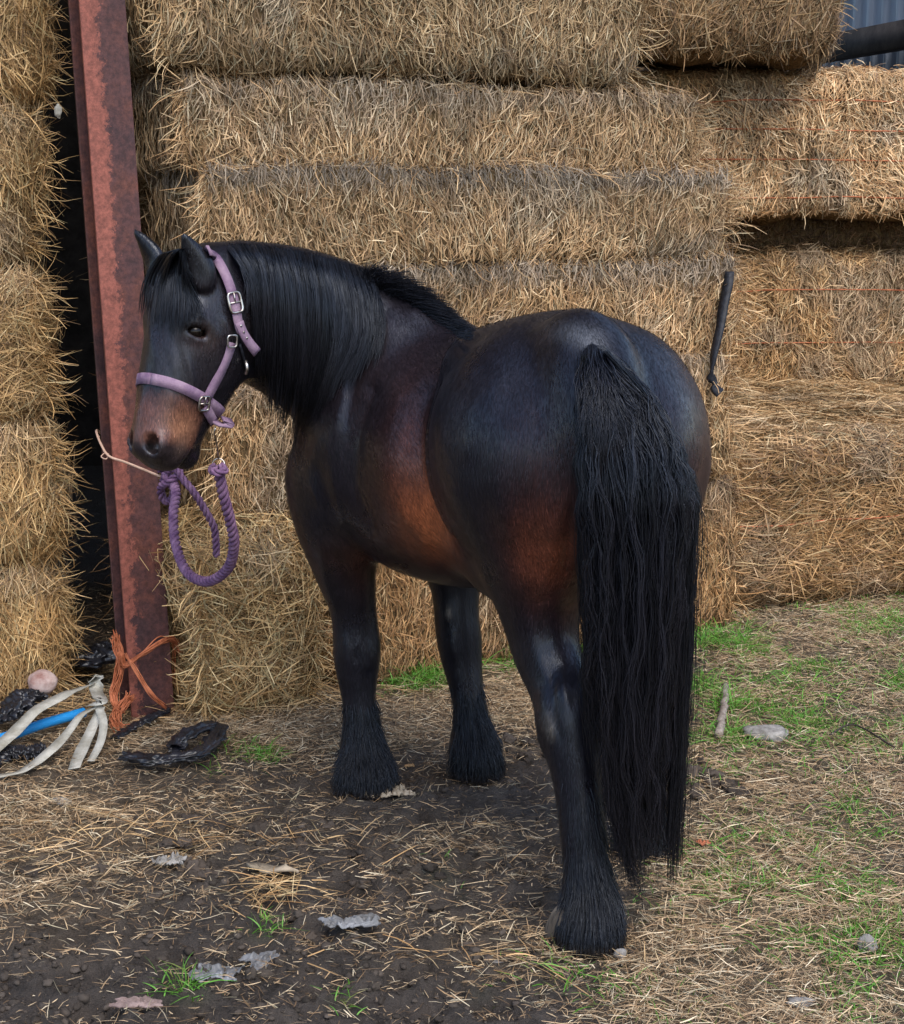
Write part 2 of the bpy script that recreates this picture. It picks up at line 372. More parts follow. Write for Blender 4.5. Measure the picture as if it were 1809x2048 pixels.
col = (1-mud_)*np.array([.17, .128, .085])+mud_*np.array([.070, .058, .050])
col = col*(.75+.5*q); col = col*(1-.25*np.clip(gr_, 0, 1)[:, None])+.25*np.clip(gr_, 0, 1)[:, None]*np.array([.06, .08, .03])
tag(mk('ground', V, Q, M['ground'], None, col, True, (0, 0, 0)), kind='structure')

# ------------------------------------------------------------------ straw bales
def bale_surface(face, u, v, h, r, lump, seed, ridge=0.0, sag=0.0):
    """face 0 front(-y) 1 back 2 left 3 right 4 top 5 bottom ; u,v in -1..1 -> local position, normal"""
    o = np.ones_like(u)
    c = [(u, -o, v), (u, o, v), (-o, u, v), (o, u, v), (u, v, o), (u, v, -o)][face]
    p = np.stack(c, -1)*h
    inner = np.clip(p, -(h-r), h-r); d = p-inner; n = nrm(d); p = inner+n*r
    k = fbm(p+seed*3.7, 3.2, seed, 3)*lump+fbm(p+seed, 16, seed+5, 2)*lump*.35
    if ridge: k = k+ridge*np.abs(vnoise(np.stack([p[..., 0]*1.0, p[..., 1]*.2, p[..., 2]*.3], -1)+seed, 11, 3))
    k = k-sag*(1-(v**2 if face in (0, 1, 2, 3) else 1))*-1
    return p+n*k[..., None], n
def bale(name, x0, x1, z0, z1, c, yaw, depth, label, group, tint=(1, 1, 1), dens=1.0, r=.07, lump=.03, ridge=0.0, bulge=.02,
         style='v', front=0.0, faces=(0, 2, 3, 4), wts=(.24, .30, .2, .12, .08, .06), topband=0.0, straws=(.03, .09), wd=.0033, twines=(), seed=0,
         core='core', loose=0, toptint=None, category='straw bale', parent_hook=None, bottomband=0.0, topdens=1.0):
    """x0..x1 along the yawed wall line from point c (its front face), z0..z1 height"""
    t = Rz(yaw); ax, ay = t[:, 0], t[:, 1]
    h = np.array([(x1-x0)/2, depth/2, (z1-z0)/2])
    cen = np.array([c[0], c[1], 0])+ax*(x0+x1)/2+ay*(depth/2-front)+np.array([0, 0, (z0+z1)/2])
    g = Geo()
    def world(p): return p@t.T+cen
    for f in range(6):
        du = h[0] if f in (0, 1, 4, 5) else h[1]; dv = h[2] if f < 4 else h[1]
        st = .03 if f in faces else .12
        nu = max(4, int(2*du/st)); nv = max(4, int(2*dv/st))
        U, Vv = np.meshgrid(np.linspace(-1, 1, nu), np.linspace(-1, 1, nv), indexing='ij')
        p, n = bale_surface(f, U, Vv, h, r, lump, seed, ridge, bulge)
        i = np.arange(nu*nv).reshape(nu, nv)
        q = np.stack([i[:-1, :-1], i[1:, :-1], i[1:, 1:], i[:-1, 1:]], -1).reshape(-1, 4)
        if f in (1, 2, 5): q = q[:, ::-1]
        g.add(world(p.reshape(-1, 3)-n.reshape(-1, 3)*.006), q, (.2, .13, .06), 0)
    for f in faces:
        du = h[0] if f in (0, 1, 4) else h[1]; dv = h[2] if f < 4 else h[1]
        area = 4*du*dv; n_ = int(area*10500*dens*(topdens if f == 4 else (1 if f == 0 else .75)))
        u = rng.uniform(-1, 1, n_); v = rng.uniform(-1, 1, n_)
        p, n = bale_surface(f, u, v, h, r, lump, seed, ridge, bulge)
        if style == 'mess' or f == 4:
            d = rng.normal(size=(n_, 3))
            if style == 'h' : d[:, 2] *= .5
        elif style == 'h':
            d = rng.normal(size=(n_, 3))*np.array([1, 1, .45])
        elif style == 'flake':
            a = vnoise(p*np.array([1, .3, .4])+seed, 7, 2)*1.1+vnoise(p+seed, 9, 6)*.8+rng.normal(0, .5, n_)+(rng.random(n_) < .3)*rng.normal(0, 1.2, n_)
            d = np.stack([np.sin(a), np.sin(a)*.6, np.cos(a)], -1)
        else:
            a = vnoise(p+seed*2, 2.3, 8)*.6+vnoise(p+seed, 13, 9)*.7+rng.normal(0, .42, n_)+(rng.random(n_) < .30)*rng.normal(0, 1.1, n_)
            d = np.stack([np.sin(a), np.sin(a)*.6, np.cos(a)], -1)
        d = nrm(d-n*(d*n).sum(-1, keepdims=True)*.9)
        Lh = rng.uniform(*straws, n_)*rng.uniform(.8, 1.25, n_)
        out = rng.exponential(.008, n_); longs = rng.random(n_) < .02; Lh[longs] *= 1.6
        tl = rng.normal(0, .14, (n_, 1))
        edge = np.clip(np.abs(np.stack([u, v], -1)).max(-1)-.9, 0, .1)*10
        tl = tl+rng.random((n_, 1))*edge[:, None]*.5*(1 if f != 4 else .3)
        d = nrm(d+n*tl)
        pos = world(p+n*(out[:, None]-.003)); dn = d@t.T; nn = n@t.T
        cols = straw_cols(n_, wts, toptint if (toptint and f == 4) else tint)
        patch = fbm(pos, 3.1, seed+31, 3); cols = cols*(1+.55*patch[:, None])
        damp = ss(.05, .5, fbm(pos, 4.3, seed+77, 2))[:, None]
        cols = cols*(1-.35*damp)+.35*damp*cols.mean(-1, keepdims=True)*np.array([1, .97, .82])
        if topband and f != 4:
            zz = p[:, 2]/h[2]; wv = .12*fbm(pos, 5, seed+3, 2)
            bnd = (ss(.30, .85, zz+wv)*topband)[:, None]
            cols = cols*(1-bnd*.45)*(1-bnd)+cols.mean(-1, keepdims=True)*np.array([1.12, .96, .78])*(1-bnd*.45)*bnd
        if bottomband and f != 4:
            bnd = (ss(-.45, -.95, p[:, 2]/h[2])*bottomband)[:, None]; cols = cols*(1-.45*bnd)
        straw_geo(g, pos, nn, dn, Lh, rng.uniform(.6, 1.35, n_)*wd, cols, curve=.055, lift=.004, K=3, m=1)
    if loose:                                                     # stalks that poke out at the rims
        e = rng.integers(0, 3, loose); u = rng.uniform(-1, 1, loose); v = rng.uniform(-1, 1, loose)
        u = np.where(e == 0, -1, np.where(e == 1, 1, u)); v = np.where(e == 2, np.where(rng.random(loose) < .6, -1, 1), v)
        p, n = bale_surface(0, u, v, h, r, lump, seed, ridge, bulge)
        dirv = np.stack([np.where(e == 0, -1, np.where(e == 1, 1, rng.normal(0, .4, loose))), -rng.random(loose)*1.2, rng.normal(-.25, .7, loose)], -1)
        d = nrm(dirv+rng.normal(0, .3, (loose, 3))); Lh = rng.uniform(.06, .2, loose)
        pos = world(p)+(d@t.T)*Lh[:, None]*.3
        straw_geo(g, pos, n@t.T+.001, d@t.T, Lh, rng.uniform(.7, 1.3, loose)*wd*.8, straw_cols(loose, wts, np.array(tint)*1.1), curve=.12, lift=.01, K=5, m=1)
    base = cen-np.array([0, 0, h[2]])
    o = g.build(name, [M[core], M['straw']], None, False, base)
    for k_ in range(len(o.data.materials)): pass
    tag(o, label, category, group)
    for zf, cl in twines:
        us = np.linspace(-1.0, 1.0, 90)
        for fi in ((0,)):
            p, n = bale_surface(fi, us, np.full(90, zf), h, r, lump, seed, ridge, bulge)
            p = p+n*(.016+.010*vnoise(p, 9, 2)[:, None]); p[:, 2] = zf*h[2]+.010*vnoise(p, 4, 3)
            Vt, Qt = tube(world(p), .0030, 5)
            mk('twine', Vt, Qt, M[cl], o, None, True)
    return o
YAW = math.atan2(1.10, 1.875)
A = np.array([-.815, 5.50, 0]); AX = Rz(YAW)[:, 0]
def s_at(px, front=0.0):
    """distance along the wall line where picture column px meets it (at mid height)"""
    a = A-Rz(YAW)[:, 1]*front
    k = (px-CX)/F*CT*1.0
    # x = k'*(Y) roughly ; solve a.x+s ax = kk*(a.y+s ay)
    kk = (px-CX)/F/ (CT)
    return (kk*a[1]-a[0])/(AX[0]-kk*AX[1])
GC = 'straw bales stacked behind the horse'
WARM = (1.0, .93, .84)
S = s_at
bale('straw_bale', S(345), S(1250), 2.06, 2.78, A, YAW, .42, 'wide straw bale topmost of the stack behind the horse', GC, (.95, .92, .84), front=.03, topband=.35, bottomband=.9, seed=1, loose=500, r=.09, lump=.05, dens=1.05)
bale('straw_bale', S(392), S(1372), 1.765, 2.05, A, YAW, .42, 'pale straw bale second from the top behind the horse, dark gap above it', GC, WARM, front=.0, topband=.35, seed=2, loose=350, r=.03, bulge=.008)
bale('straw_bale', S(415), S(1422), 1.46, 1.775, A, YAW, .42, 'straw bale with a grey damp upper rim, third from the top behind the horse', GC, WARM, front=.05, topband=.7, bottomband=.2, seed=3, loose=450, r=.03, bulge=.008, lump=.035)
bale('straw_bale', S(440), S(1436), 1.10, 1.455, A, YAW, .42, 'golden straw bale directly above the back of the horse', GC, (1.04, .93, .80), front=.045, topband=.65, seed=4, loose=450, r=.03, bulge=.008)
bale('straw_bale', S(430), S(1425), .60, 1.105, A, YAW, .42, 'ragged straw bale seen under the neck and to the right of the rump', GC, (.98, .88, .76), front=.08, topband=.4, bottomband=.5, seed=5, loose=500, r=.08, lump=.05, style='v')
bale('straw_bale', S(660), S(1462), -.02, .61, A, YAW, .42, 'warm brown straw bale on the ground, seen between the legs', GC, (.92, .74, .55), front=.05, topband=.35, bottomband=.45, seed=6, loose=260, r=.07, lump=.04)
bale('straw_bale', S(415, .3), S(672, .3), -.02, .60, A, YAW, .40, 'loosened straw bale on the ground between steel post and front legs', GC, (.95, .86, .66), front=.20, style='mess', seed=7, loose=700, r=.13, lump=.09, straws=(.07, .18), dens=.9, wts=(.2, .25, .2, .15, .16, .08), wd=.0038)
# recessed column behind the post; its shade is put into the straw tint
B = np.array([-1.30, 6.45, 0])
GB = 'shaded straw bales set back behind the post'
for k, (z0, z1, lb) in enumerate(((.0, .66, 'shaded straw bale at ground level in the recess right of the post'), (.66, 1.30, 'shaded straw bale behind the nose of the horse in the recess'),
                                   (1.30, 1.95, 'dim brown straw bale in the recess just above the ears of the horse'), (1.95, 2.75, 'dim straw bale at the top of the recess right of the post'))):
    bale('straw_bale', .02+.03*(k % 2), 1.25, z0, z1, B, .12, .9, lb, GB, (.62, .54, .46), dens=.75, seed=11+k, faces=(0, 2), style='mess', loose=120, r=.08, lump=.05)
# left stack
LY = math.radians(20); Lc = W(118, 900, 5.60); Lc[2] = 0
GL = 'straw bales stacked at the left edge'
for k, (z0, z1, dx, lb) in enumerate(((-.02, .47, -.02, 'bottom bale of the left stack, loose straw spilling at its foot'), (.46, .95, -.02, 'second bale from the ground in the left stack, beside the lower post'),
                                       (.94, 1.46, -.03, 'middle bale of the left stack, level with the nose and eye of the horse'), (1.45, 1.98, -.03, 'bale of the left stack with a pale scrap at its right edge'),
                                       (1.97, 2.8, .02, 'topmost bale of the left stack, bulging towards the post'))):
    bale('straw_bale', -1.5, dx, z0, z1, Lc, LY, .9, lb, GL, (1.02, .93, .72), dens=1.0, seed=21+k, faces=(0, 3), style='v' if k != 2 else 'mess', loose=520, r=.10, lump=.05, straws=(.06, .16), wts=(.26, .34, .2, .1, .06, .04), topband=.25)
# right hand stack, farther back
R3 = W(1452, 1100, 6.75); R3[2] = 0; YR3 = math.radians(20)
GR = 'large bales stacked on the right'
bale('straw_bale', .0, 2.5, -.02, .70, R3, YR3, 2.35, 'big flat topped bale on the ground at the right, nearest of the right stack', GR, (.66, .54, .40), toptint=(1.0, .92, .80), style='h', seed=31, faces=(0, 2, 4), r=.15, lump=.06, dens=.85, straws=(.06, .16), loose=350, core='core_flat', topband=.0, topdens=.55, twines=((.05, 'orange'),), wd=.004)  # sunlit top and shaded front put into separate straw tints
R2 = W(1452, 700, 9.1); R2[2] = 0; YR = math.radians(6)
bale('straw_bale', -.1, 2.6, .66, 1.37, R2, YR, 1.2, 'big twine tied bale standing on the flat topped one, dark hollow above it', GR, (.92, .78, .60), style='flake', seed=32, faces=(0, 2, 4), r=.10, lump=.035, ridge=.03, dens=.8, straws=(.035, .10), twines=((.5, 'orange'), (-.28, 'orange')), loose=200, wd=.0042)
bale('straw_bale', -.05, 2.6, 1.38, 1.62, R2+np.array([0, .38, 0]), YR, .8, 'thin filler bale, darkened for shade, in the hollow of the right stack', GR, (.36, .27, .21), style='mess', seed=33, faces=(0,), r=.05, lump=.03, dens=.4, loose=120, wd=.0048)  # shade of the hollow put into the dark straw tint
R1 = W(1300, 300, 8.9); R1[2] = 0
bale('straw_bale', -.2, 3.2, 1.585, 2.30, R1, YR, 1.4, 'tall pale bale tied with four orange twines at the right', GR, (1.12, 1.0, .88), style='flake', seed=34, faces=(0, 4), r=.09, lump=.03, ridge=.05, dens=.8, straws=(.035, .10), twines=((.62, 'orange'), (.22, 'orange'), (-.2, 'orange'), (-.74, 'orange')), loose=260, wd=.0048, wts=(.3, .2, .12, .1, .16, .16))
R0 = W(1150, 60, 8.45); R0[2] = 0
r0 = bale('straw_bale', .0, 1.25, 2.36, 3.3, R0, math.radians(-3), 1.3, 'grey brown bale overhanging at the top right, beside the metal sheeting', GR, (.62, .55, .46), style='v', seed=35, faces=(0, 3), r=.12, lump=.06, dens=.62, straws=(.08, .2), loose=350, wd=.0048, bottomband=.7)
r0.rotation_euler = (0, math.radians(3.0), 0)

# ------------------------------------------------------------------ barn: sheeting, beam, unseen cover and dark walls added to block light
barn = empty('barn', (1.5, 11.0, 0)); tag(barn, 'grey blue corrugated metal barn wall with a dark beam, top right corner', 'barn')
p0 = W(1640, 60, 12.5); p1 = W(2150, 60, 9.6); dr = nrm(p1[:2]-p0[:2]); p0[:2] -= dr*1.2; Lw = np.linalg.norm(p1[:2]-p0[:2])
nn_ = np.array([dr[1], -dr[0]])
def corr(z0, z1, back, name):
    xs = np.arange(0, Lw, .0125); ph = (xs/.19) % 1
    off = np.interp(ph, [0, .12, .2, .42, .5, 1], [0, 0, .035, .035, 0, 0])
    g = Geo()
    Pb = np.stack([p0[0]+dr[0]*xs+nn_[0]*(off-back), p0[1]+dr[1]*xs+nn_[1]*(off-back)], -1)
    n_ = len(xs)
    Vv = np.vstack([np.column_stack([Pb, np.full(n_, z0)]), np.column_stack([Pb, np.full(n_, z1)]), np.column_stack([Pb-nn_*.004, np.full(n_, z0)]), np.column_stack([Pb-nn_*.004, np.full(n_, z1)])])
    i = np.arange(n_-1)
    Qq = np.vstack([np.stack([i, i+1, n_+i+1, n_+i], -1), np.stack([2*n_+i+1, 2*n_+i, 3*n_+i, 3*n_+i+1], -1)])
    g.add(Vv, Qq); return g.build(name, M['sheet'], barn)
zt = W(1750, 86, 11.9)[2]
corr(zt+.09, 5.0, 0, 'cladding')
corr(.6, zt+.04, .45, 'lower_cladding')
g = Geo(); a = np.arctan2(dr[1], dr[0]); mid = (p0+p1)/2
g.add(*box((mid[0]+nn_[0]*.02, mid[1]+nn_[1]*.02, zt), (Lw/2, .07, .085), Rz(a)))
g.build('beam', M['darkwood'], barn)
g = Geo(); g.add(*box((-1.0, 10.8, 1.9), (3.2, .08, 2.6))); g.build('shade_back_wall', M['darkwood'], barn)  # added as a dark backing for the gap between the stacks
g = Geo(); g.add(*box((-4.6, 8.2, 1.9), (.08, 2.6, 2.6))); g.build('shade_side_wall', M['darkwood'], barn)  # unseen, added with the backing to keep light out
g = Geo(); g.add(*box((-1.9, 7.75, 3.62), (2.9, 2.95, .04))); g.build('shade_roof', M['darkwood'], barn)  # unseen, added over the left stacks to darken the gap

# ------------------------------------------------------------------ steel post
yp = math.radians(30); pb = W(296, 1428, 5.38); ptop = W(193, 0, 5.38)
up = nrm(ptop-pb); pb = pb-up*.15; Lp = 3.4
Rp = Rz(yp); ex = Rp[:, 0]; ey = Rp[:, 1]
g = Geo()
def bar(x0, x1, y0, y1, band):
    nz = 60; zs = np.linspace(0, Lp, nz)
    xs = [x0, x0+.0015, x0+(x1-x0)*.3, x0+(x1-x0)*.6, x1-.0015, x1]; prof = [(x, y0) for x in xs]+[(x, y1) for x in xs[::-1]]
    n_ = len(prof); V = []; C = []
    for z in zs:
        for (x, y) in prof:
            V.append(pb+up*z+ex*x+ey*y)
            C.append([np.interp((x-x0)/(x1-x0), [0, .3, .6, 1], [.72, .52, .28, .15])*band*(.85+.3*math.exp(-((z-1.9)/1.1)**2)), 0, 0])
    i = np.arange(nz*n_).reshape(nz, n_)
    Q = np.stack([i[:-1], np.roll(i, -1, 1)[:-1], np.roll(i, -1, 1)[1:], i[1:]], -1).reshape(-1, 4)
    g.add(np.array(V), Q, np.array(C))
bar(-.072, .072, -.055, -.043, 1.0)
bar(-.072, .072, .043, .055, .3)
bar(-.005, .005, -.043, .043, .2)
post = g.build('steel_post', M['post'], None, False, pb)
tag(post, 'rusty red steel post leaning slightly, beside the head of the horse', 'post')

# ------------------------------------------------------------------ the horse: one continuous skin from a blended distance field
HV = .0068
LO = np.array([-1.02, 3.40, -.01]); HI = np.array([.80, 5.05, 1.72])
NX, NY, NZ = [int(v) for v in np.ceil((HI-LO)/HV)]
FLD = np.full((NX, NY, NZ), .5, np.float32)
def region(p0, p1, pad):
    lo = np.clip(np.floor((np.minimum(p0, p1)-pad-LO)/HV).astype(int), 0, [NX-1, NY-1, NZ-1]); hi = np.clip(np.ceil((np.maximum(p0, p1)+pad-LO)/HV).astype(int)+1, 1, [NX, NY, NZ])
    ax = [(LO[a]+np.arange(lo[a], hi[a])*HV).astype(np.float32) for a in range(3)]
    return tuple(slice(lo[a], hi[a]) for a in range(3)), np.meshgrid(*ax, indexing='ij', sparse=True)
def smin(a, b, k):
    h = np.maximum(k-np.abs(a-b), 0)/k
    return np.minimum(a, b)-h*h*k*.25
def smax(a, b, k): return -smin(-a, -b, k)
def seg(A_, B_, ra, rb, side, k=.03, target=None):
    """elliptic tapering segment: ra=(across, along 'up') at A, rb at B ; side = across direction"""
    A_ = np.asarray(A_, float); B_ = np.asarray(B_, float); d = B_-A_; Ld = np.linalg.norm(d)+1e-9; w = d/Ld
    s = np.asarray(side, float); s = s-w*np.dot(s, w); s = s/np.linalg.norm(s); v = np.cross(w, s)
    m = max(ra[0], ra[1], rb[0], rb[1]); sl_, (gx_, gy_, gz_) = region(A_, B_, m+k+.02)
    qx, qy, qz = gx_-A_[0], gy_-A_[1], gz_-A_[2]
    t0 = (qx*w[0]+qy*w[1]+qz*w[2]); t = np.clip(t0/Ld, 0, 1)
    a = ra[0]+(rb[0]-ra[0])*t; b = ra[1]+(rb[1]-ra[1])*t; c = np.minimum(a, b)
    cs = qx*s[0]+qy*s[1]+qz*s[2]; cv = qx*v[0]+qy*v[1]+qz*v[2]; cw = t0-t*Ld
    k0 = np.sqrt((cs/a)**2+(cv/b)**2+(cw/c)**2)+1e-6; k1 = np.sqrt((cs/a**2)**2+(cv/b**2)**2+(cw/c**2)**2)+1e-6
    f = k0*(k0-1)/k1
    FLD[sl_] = smin(FLD[sl_], f.astype(np.float32), k)
def chain(st, n, side, k=.03):
    """st rows: (point3, across, up) ; smooth interpolation"""
    arr = np.array([[*p, a, b] for p, a, b in st]); C = catmull(arr, n)
    for i in range(n-1):
        sd_ = side(C[i, :3], C[i+1, :3]) if callable(side) else side
        seg(C[i, :3], C[i+1, :3], C[i, 3:], C[i+1, 3:], sd_, k)
    return C
def ell(c, r, ax_=None, k=.04, carve=False):
    c = np.asarray(c, float); r = np.asarray(r, float); R_ = np.eye(3) if ax_ is None else np.asarray(ax_, float)  # rows = axes
    sl_, (gx_, gy_, gz_) = region(c, c, r.max()+k+.02)
    q = [(gx_-c[0])*R_[a][0]+(gy_-c[1])*R_[a][1]+(gz_-c[2])*R_[a][2] for a in range(3)]
    k0 = np.sqrt(sum((q[a]/r[a])**2 for a in range(3)))+1e-6; k1 = np.sqrt(sum((q[a]/r[a]**2)**2 for a in range(3)))+1e-6
    f = (k0*(k0-1)/k1).astype(np.float32)
    FLD[sl_] = smax(FLD[sl_], -f, k) if carve else smin(FLD[sl_], f, k)
UPZ = np.array([0, 0, 1.0])
def across(a, b):
    d = b-a; s = np.cross(d, UPZ); return s if np.linalg.norm(s[:2]) > 1e-4 else np.array([1., 0, 0])
# trunk : tail end -> chest (across = half width, up = half height)
TR = [((.315, 3.80, 1.10), .21, .21), ((.288, 3.90, 1.10), .272, .272), ((.262, 4.02, 1.085), .300, .305), ((.215, 4.19, 1.035), .245, .285),
      ((.11, 4.37, .995), .285, .305), ((-.01, 4.53, .99), .30, .325), ((-.11, 4.66, 1.02), .255, .33), ((-.20, 4.76, 1.05), .215, .28), ((-.27, 4.82, 1.07), .16, .20)]
chain(TR, 26, across, .05)
def at(px, py, Y): return W(px, py, Y)
def s2(px_r, Y): return px_r*Y/F
# haunch bulk: left and right
ell(W(1022, 900, 3.93), (.155, .20, .25), k=.10)
ell(W(1262, 895, 4.02), (.15, .19, .24), k=.10)
ell(W(1310, 930, 4.02), (.085, .16, .18), k=.08)
ell(W(1090, 1010, 3.84), (.11, .10, .20), k=.09)
# near (left) hind leg
legL = [(W(1030, 960, 3.93), .145, .19), (W(1050, 1070, 3.94), .118, .155), (W(1068, 1140, 3.93), .090, .120), (W(1076, 1210, 3.93), .071, .098), (W(1092, 1300, 3.87), .064, .080),
        (W(1121, 1375, 3.81), .055, .066), (W(1139, 1430, 3.755), .058, .062), (W(1146, 1490, 3.73), .049, .050), (W(1155, 1560, 3.715), .042, .044), (W(1166, 1650, 3.70), .040, .042),
        (W(1172, 1740, 3.685), .038, .044), (W(1174, 1800, 3.67), .043, .048), (W(1172, 1845, 3.655), .050, .055)]
XS = np.array([1., .15, 0])
CL = chain(legL, 40, XS, .035)
ell(W(1000, 1090, 4.10), (.085, .12, .13), k=.10)              # stifle
ell(W(1140, 1420, 3.725), (.034, .024, .045), k=.06)           # point of the hock
ell(W(1098, 1462, 3.76), (.020, .030, .05), k=.03)
ell(W(1082, 1110, 3.865), (.085, .10, .15), k=.11)
# far (right) hind leg
legR = [(W(1270, 980, 4.05), .14, .18), (W(1258, 1090, 4.12), .10, .14), (W(1262, 1180, 4.17), .075, .105), (W(1270, 1290, 4.16), .062, .08), (W(1285, 1380, 4.11), .052, .062),
        (W(1284, 1430, 4.19), .052, .058), (W(1284, 1510, 4.20), .037, .04), (W(1284, 1590, 4.20), .038, .043), (W(1284, 1648, 4.20), .05, .055)]
chain(legR, 28, XS, .035)
# front legs
XF = np.array([.83, .5, 0])
legFL = [(W(665, 960, 4.62), .115, .16), (W(672, 1060, 4.62), .088, .125), (W(690, 1140, 4.65), .070, .090), (W(706, 1215, 4.67), .050, .060), (W(712, 1262, 4.675), .046, .052), (W(714, 1300, 4.675), .050, .053), (W(714, 1340, 4.68), .045, .046),
         (W(717, 1390, 4.68), .033, .040), (W(720, 1450, 4.675), .032, .040), (W(722, 1500, 4.67), .042, .050), (W(722, 1545, 4.66), .056, .062)]
chain(legFL, 30, XF, .035)
legFR = [(W(860, 1010, 4.86), .10, .14), (W(900, 1110, 4.85), .075, .09), (W(912, 1180, 4.84), .052, .062), (W(914, 1230, 4.83), .046, .054), (W(919, 1275, 4.83), .050, .053), (W(924, 1320, 4.825), .043, .045),
         (W(932, 1370, 4.815), .033, .040), (W(941, 1440, 4.80), .034, .042), (W(945, 1485, 4.795), .048, .054), (W(945, 1520, 4.79), .056, .062)]
chain(legFR, 28, XF, .035)
# shoulder, point of shoulder, breast, girth
ell(W(700, 860, 4.58), (.115, .15, .24), k=.08)
ell(W(655, 935, 4.66), (.080, .12, .13), k=.07)
ell(W(720, 1000, 4.60), (.09, .12, .12), k=.08)
# withers
ell(W(815, 668, 4.68), (.10, .18, .10), k=.12)
ell(W(985, 725, 4.10), (.10, .11, .06), k=.10)
# neck
NK = [(W(765, 755, 4.68), .14, .245), (W(705, 712, 4.62), .125, .215), (W(628, 662, 4.55), .100, .190), (W(550, 635, 4.47), .086, .168), (W(485, 612, 4.40), .078, .145), (W(440, 600, 4.34), .075, .125)]
chain(NK, 22, across, .05)
ell(W(765, 720, 4.60), (.09, .13, .15), k=.12); ell(W(720, 800, 4.58), (.09, .12, .12), k=.12)
# head, in its own frame: s down the face, d in from the face, l to the horse's left
HA = math.radians(18); yawh = math.radians(-8)
n0 = np.array([-.66, -.75, 0]); n0 = n0/np.linalg.norm(n0); l_ = np.cross(UPZ, n0)
roll = math.radians(4)
f_ = math.cos(HA)*(-UPZ)+math.sin(HA)*n0; u_ = math.cos(HA)*n0+math.sin(HA)*UPZ
l_, f_ = math.cos(roll)*l_+math.sin(roll)*f_*0-math.sin(roll)*UPZ*0, f_
HO = W(352, 512, 4.27)
HK = np.array([.935, 1.16, 1.13])
f_ = nrm(f_+np.array([-.008, 0, 0])); u_ = nrm(u_-f_*np.dot(u_, f_)); l_ = np.cross(u_, f_); l_ = l_ if l_[0] > 0 else -l_; HAX = np.array([f_, u_, l_])
def H(s, d, l): return HO+f_*s*HK[0]-u_*d*HK[1]+l_*l*HK[2]
HAX = np.array([f_, u_, l_])
def hs(s, c, hh, hw): return (H(s, c, 0), hw*HK[2], hh*HK[1])
def hell(c, r, ax_=None, k=.04, carve=False): ell(c, np.array(r)*HK, HAX, k, carve)
chain([hs(.02, .10, .085, .072), hs(.08, .108, .105, .088), hs(.15, .115, .113, .093), hs(.22, .112, .108, .086), hs(.29, .110, .105, .072), hs(.36, .096, .088, .059), hs(.43, .083, .073, .053), hs(.485, .075, .060, .053)], 22, lambda a, b: l_, .03)
hell(H(.505, .073, 0), (.048, .060, .054), HAX, .03)
for sg in (1, -1):
    hell(H(.17, .17, .048*sg), (.105, .085, .032), HAX, .04)       # cheek
    hell(H(.165, .030, .058*sg), (.034, .018, .024), HAX, .04)     # brow
    hell(H(.30, .045, .042*sg), (.12, .030, .020), HAX, .03)       # facial crest
    hell(H(.500, .040, .036*sg), (.032, .026, .024), HAX, .025)    # nostril wing
    hell(H(.470, .092, .038*sg), (.040, .026, .018), HAX, .02)     # lip corner
hell(H(.535, .085, 0), (.024, .034, .044), HAX, .02)              # upper lip
hell(H(.500, .146, 0), (.046, .030, .036), HAX, .014)             # chin and lower lip
hell(H(.44, .135, 0), (.07, .026, .032), HAX, .03)
for sg in (1, -1):
    hell(H(.525, .116, .030*sg), (.045, .0045, .03), HAX, .008, True)    # mouth line
    hell(H(.503, .021, .0355*sg), (.026, .030, .016), HAX, .010, True)    # nostril
    hell(H(.188, .042, .074*sg), (.015, .026, .017), HAX, .010, True)    # eye socket
    hell(H(.170, .032, .066*sg), (.007, .026, .012), HAX, .012)          # upper lid
    hell(H(.204, .044, .066*sg), (.006, .022, .012), HAX, .012)          # lower lid
# ears
def ear(base, tip, opn, w=.030):
    base = np.array(base); tip = np.array(tip); d = tip-base; Le = np.linalg.norm(d); d = d/Le
    o = np.array(opn, float); o = o-d*np.dot(o, d); o /= np.linalg.norm(o); sd_ = np.cross(d, o)
    pr = [(0, .60, .75), (.2, .90, .8), (.45, .84, .72), (.7, .54, .48), (.88, .26, .26), (1.0, .07, .08)]
    st = [(base+d*Le*t-o*(.010*math.sin(t*math.pi)), w*a, w*b*.62) for t, a, b in pr]
    chain(st, 14, lambda a, b: sd_, .008)
    ell(base+d*Le*.48+o*w*.62, (Le*.40, w*.50, w*.30), np.array([d, sd_, o]), .012, True)
ear(W(410, 568, 4.22), W(366, 466, 4.19), u_*.75+l_*.5, .043)
ear(W(318, 545, 4.36), W(269, 460, 4.36), u_*.95-l_*.3, .040)
ell(W(405, 575, 4.27), (.030, .030, .03), k=.03); ell(W(320, 555, 4.36), (.03, .03, .03), k=.03)
# dock
DK = catmull([W(1150, 668, 3.80), W(1180, 705, 3.72), W(1195, 770, 3.66), W(1205, 850, 3.63), W(1210, 930, 3.62)], 8)
for i in range(7): seg(DK[i], DK[i+1], (.032-.003*i, .030-.003*i), (.029-.003*i, .027-.003*i), XS, .12)

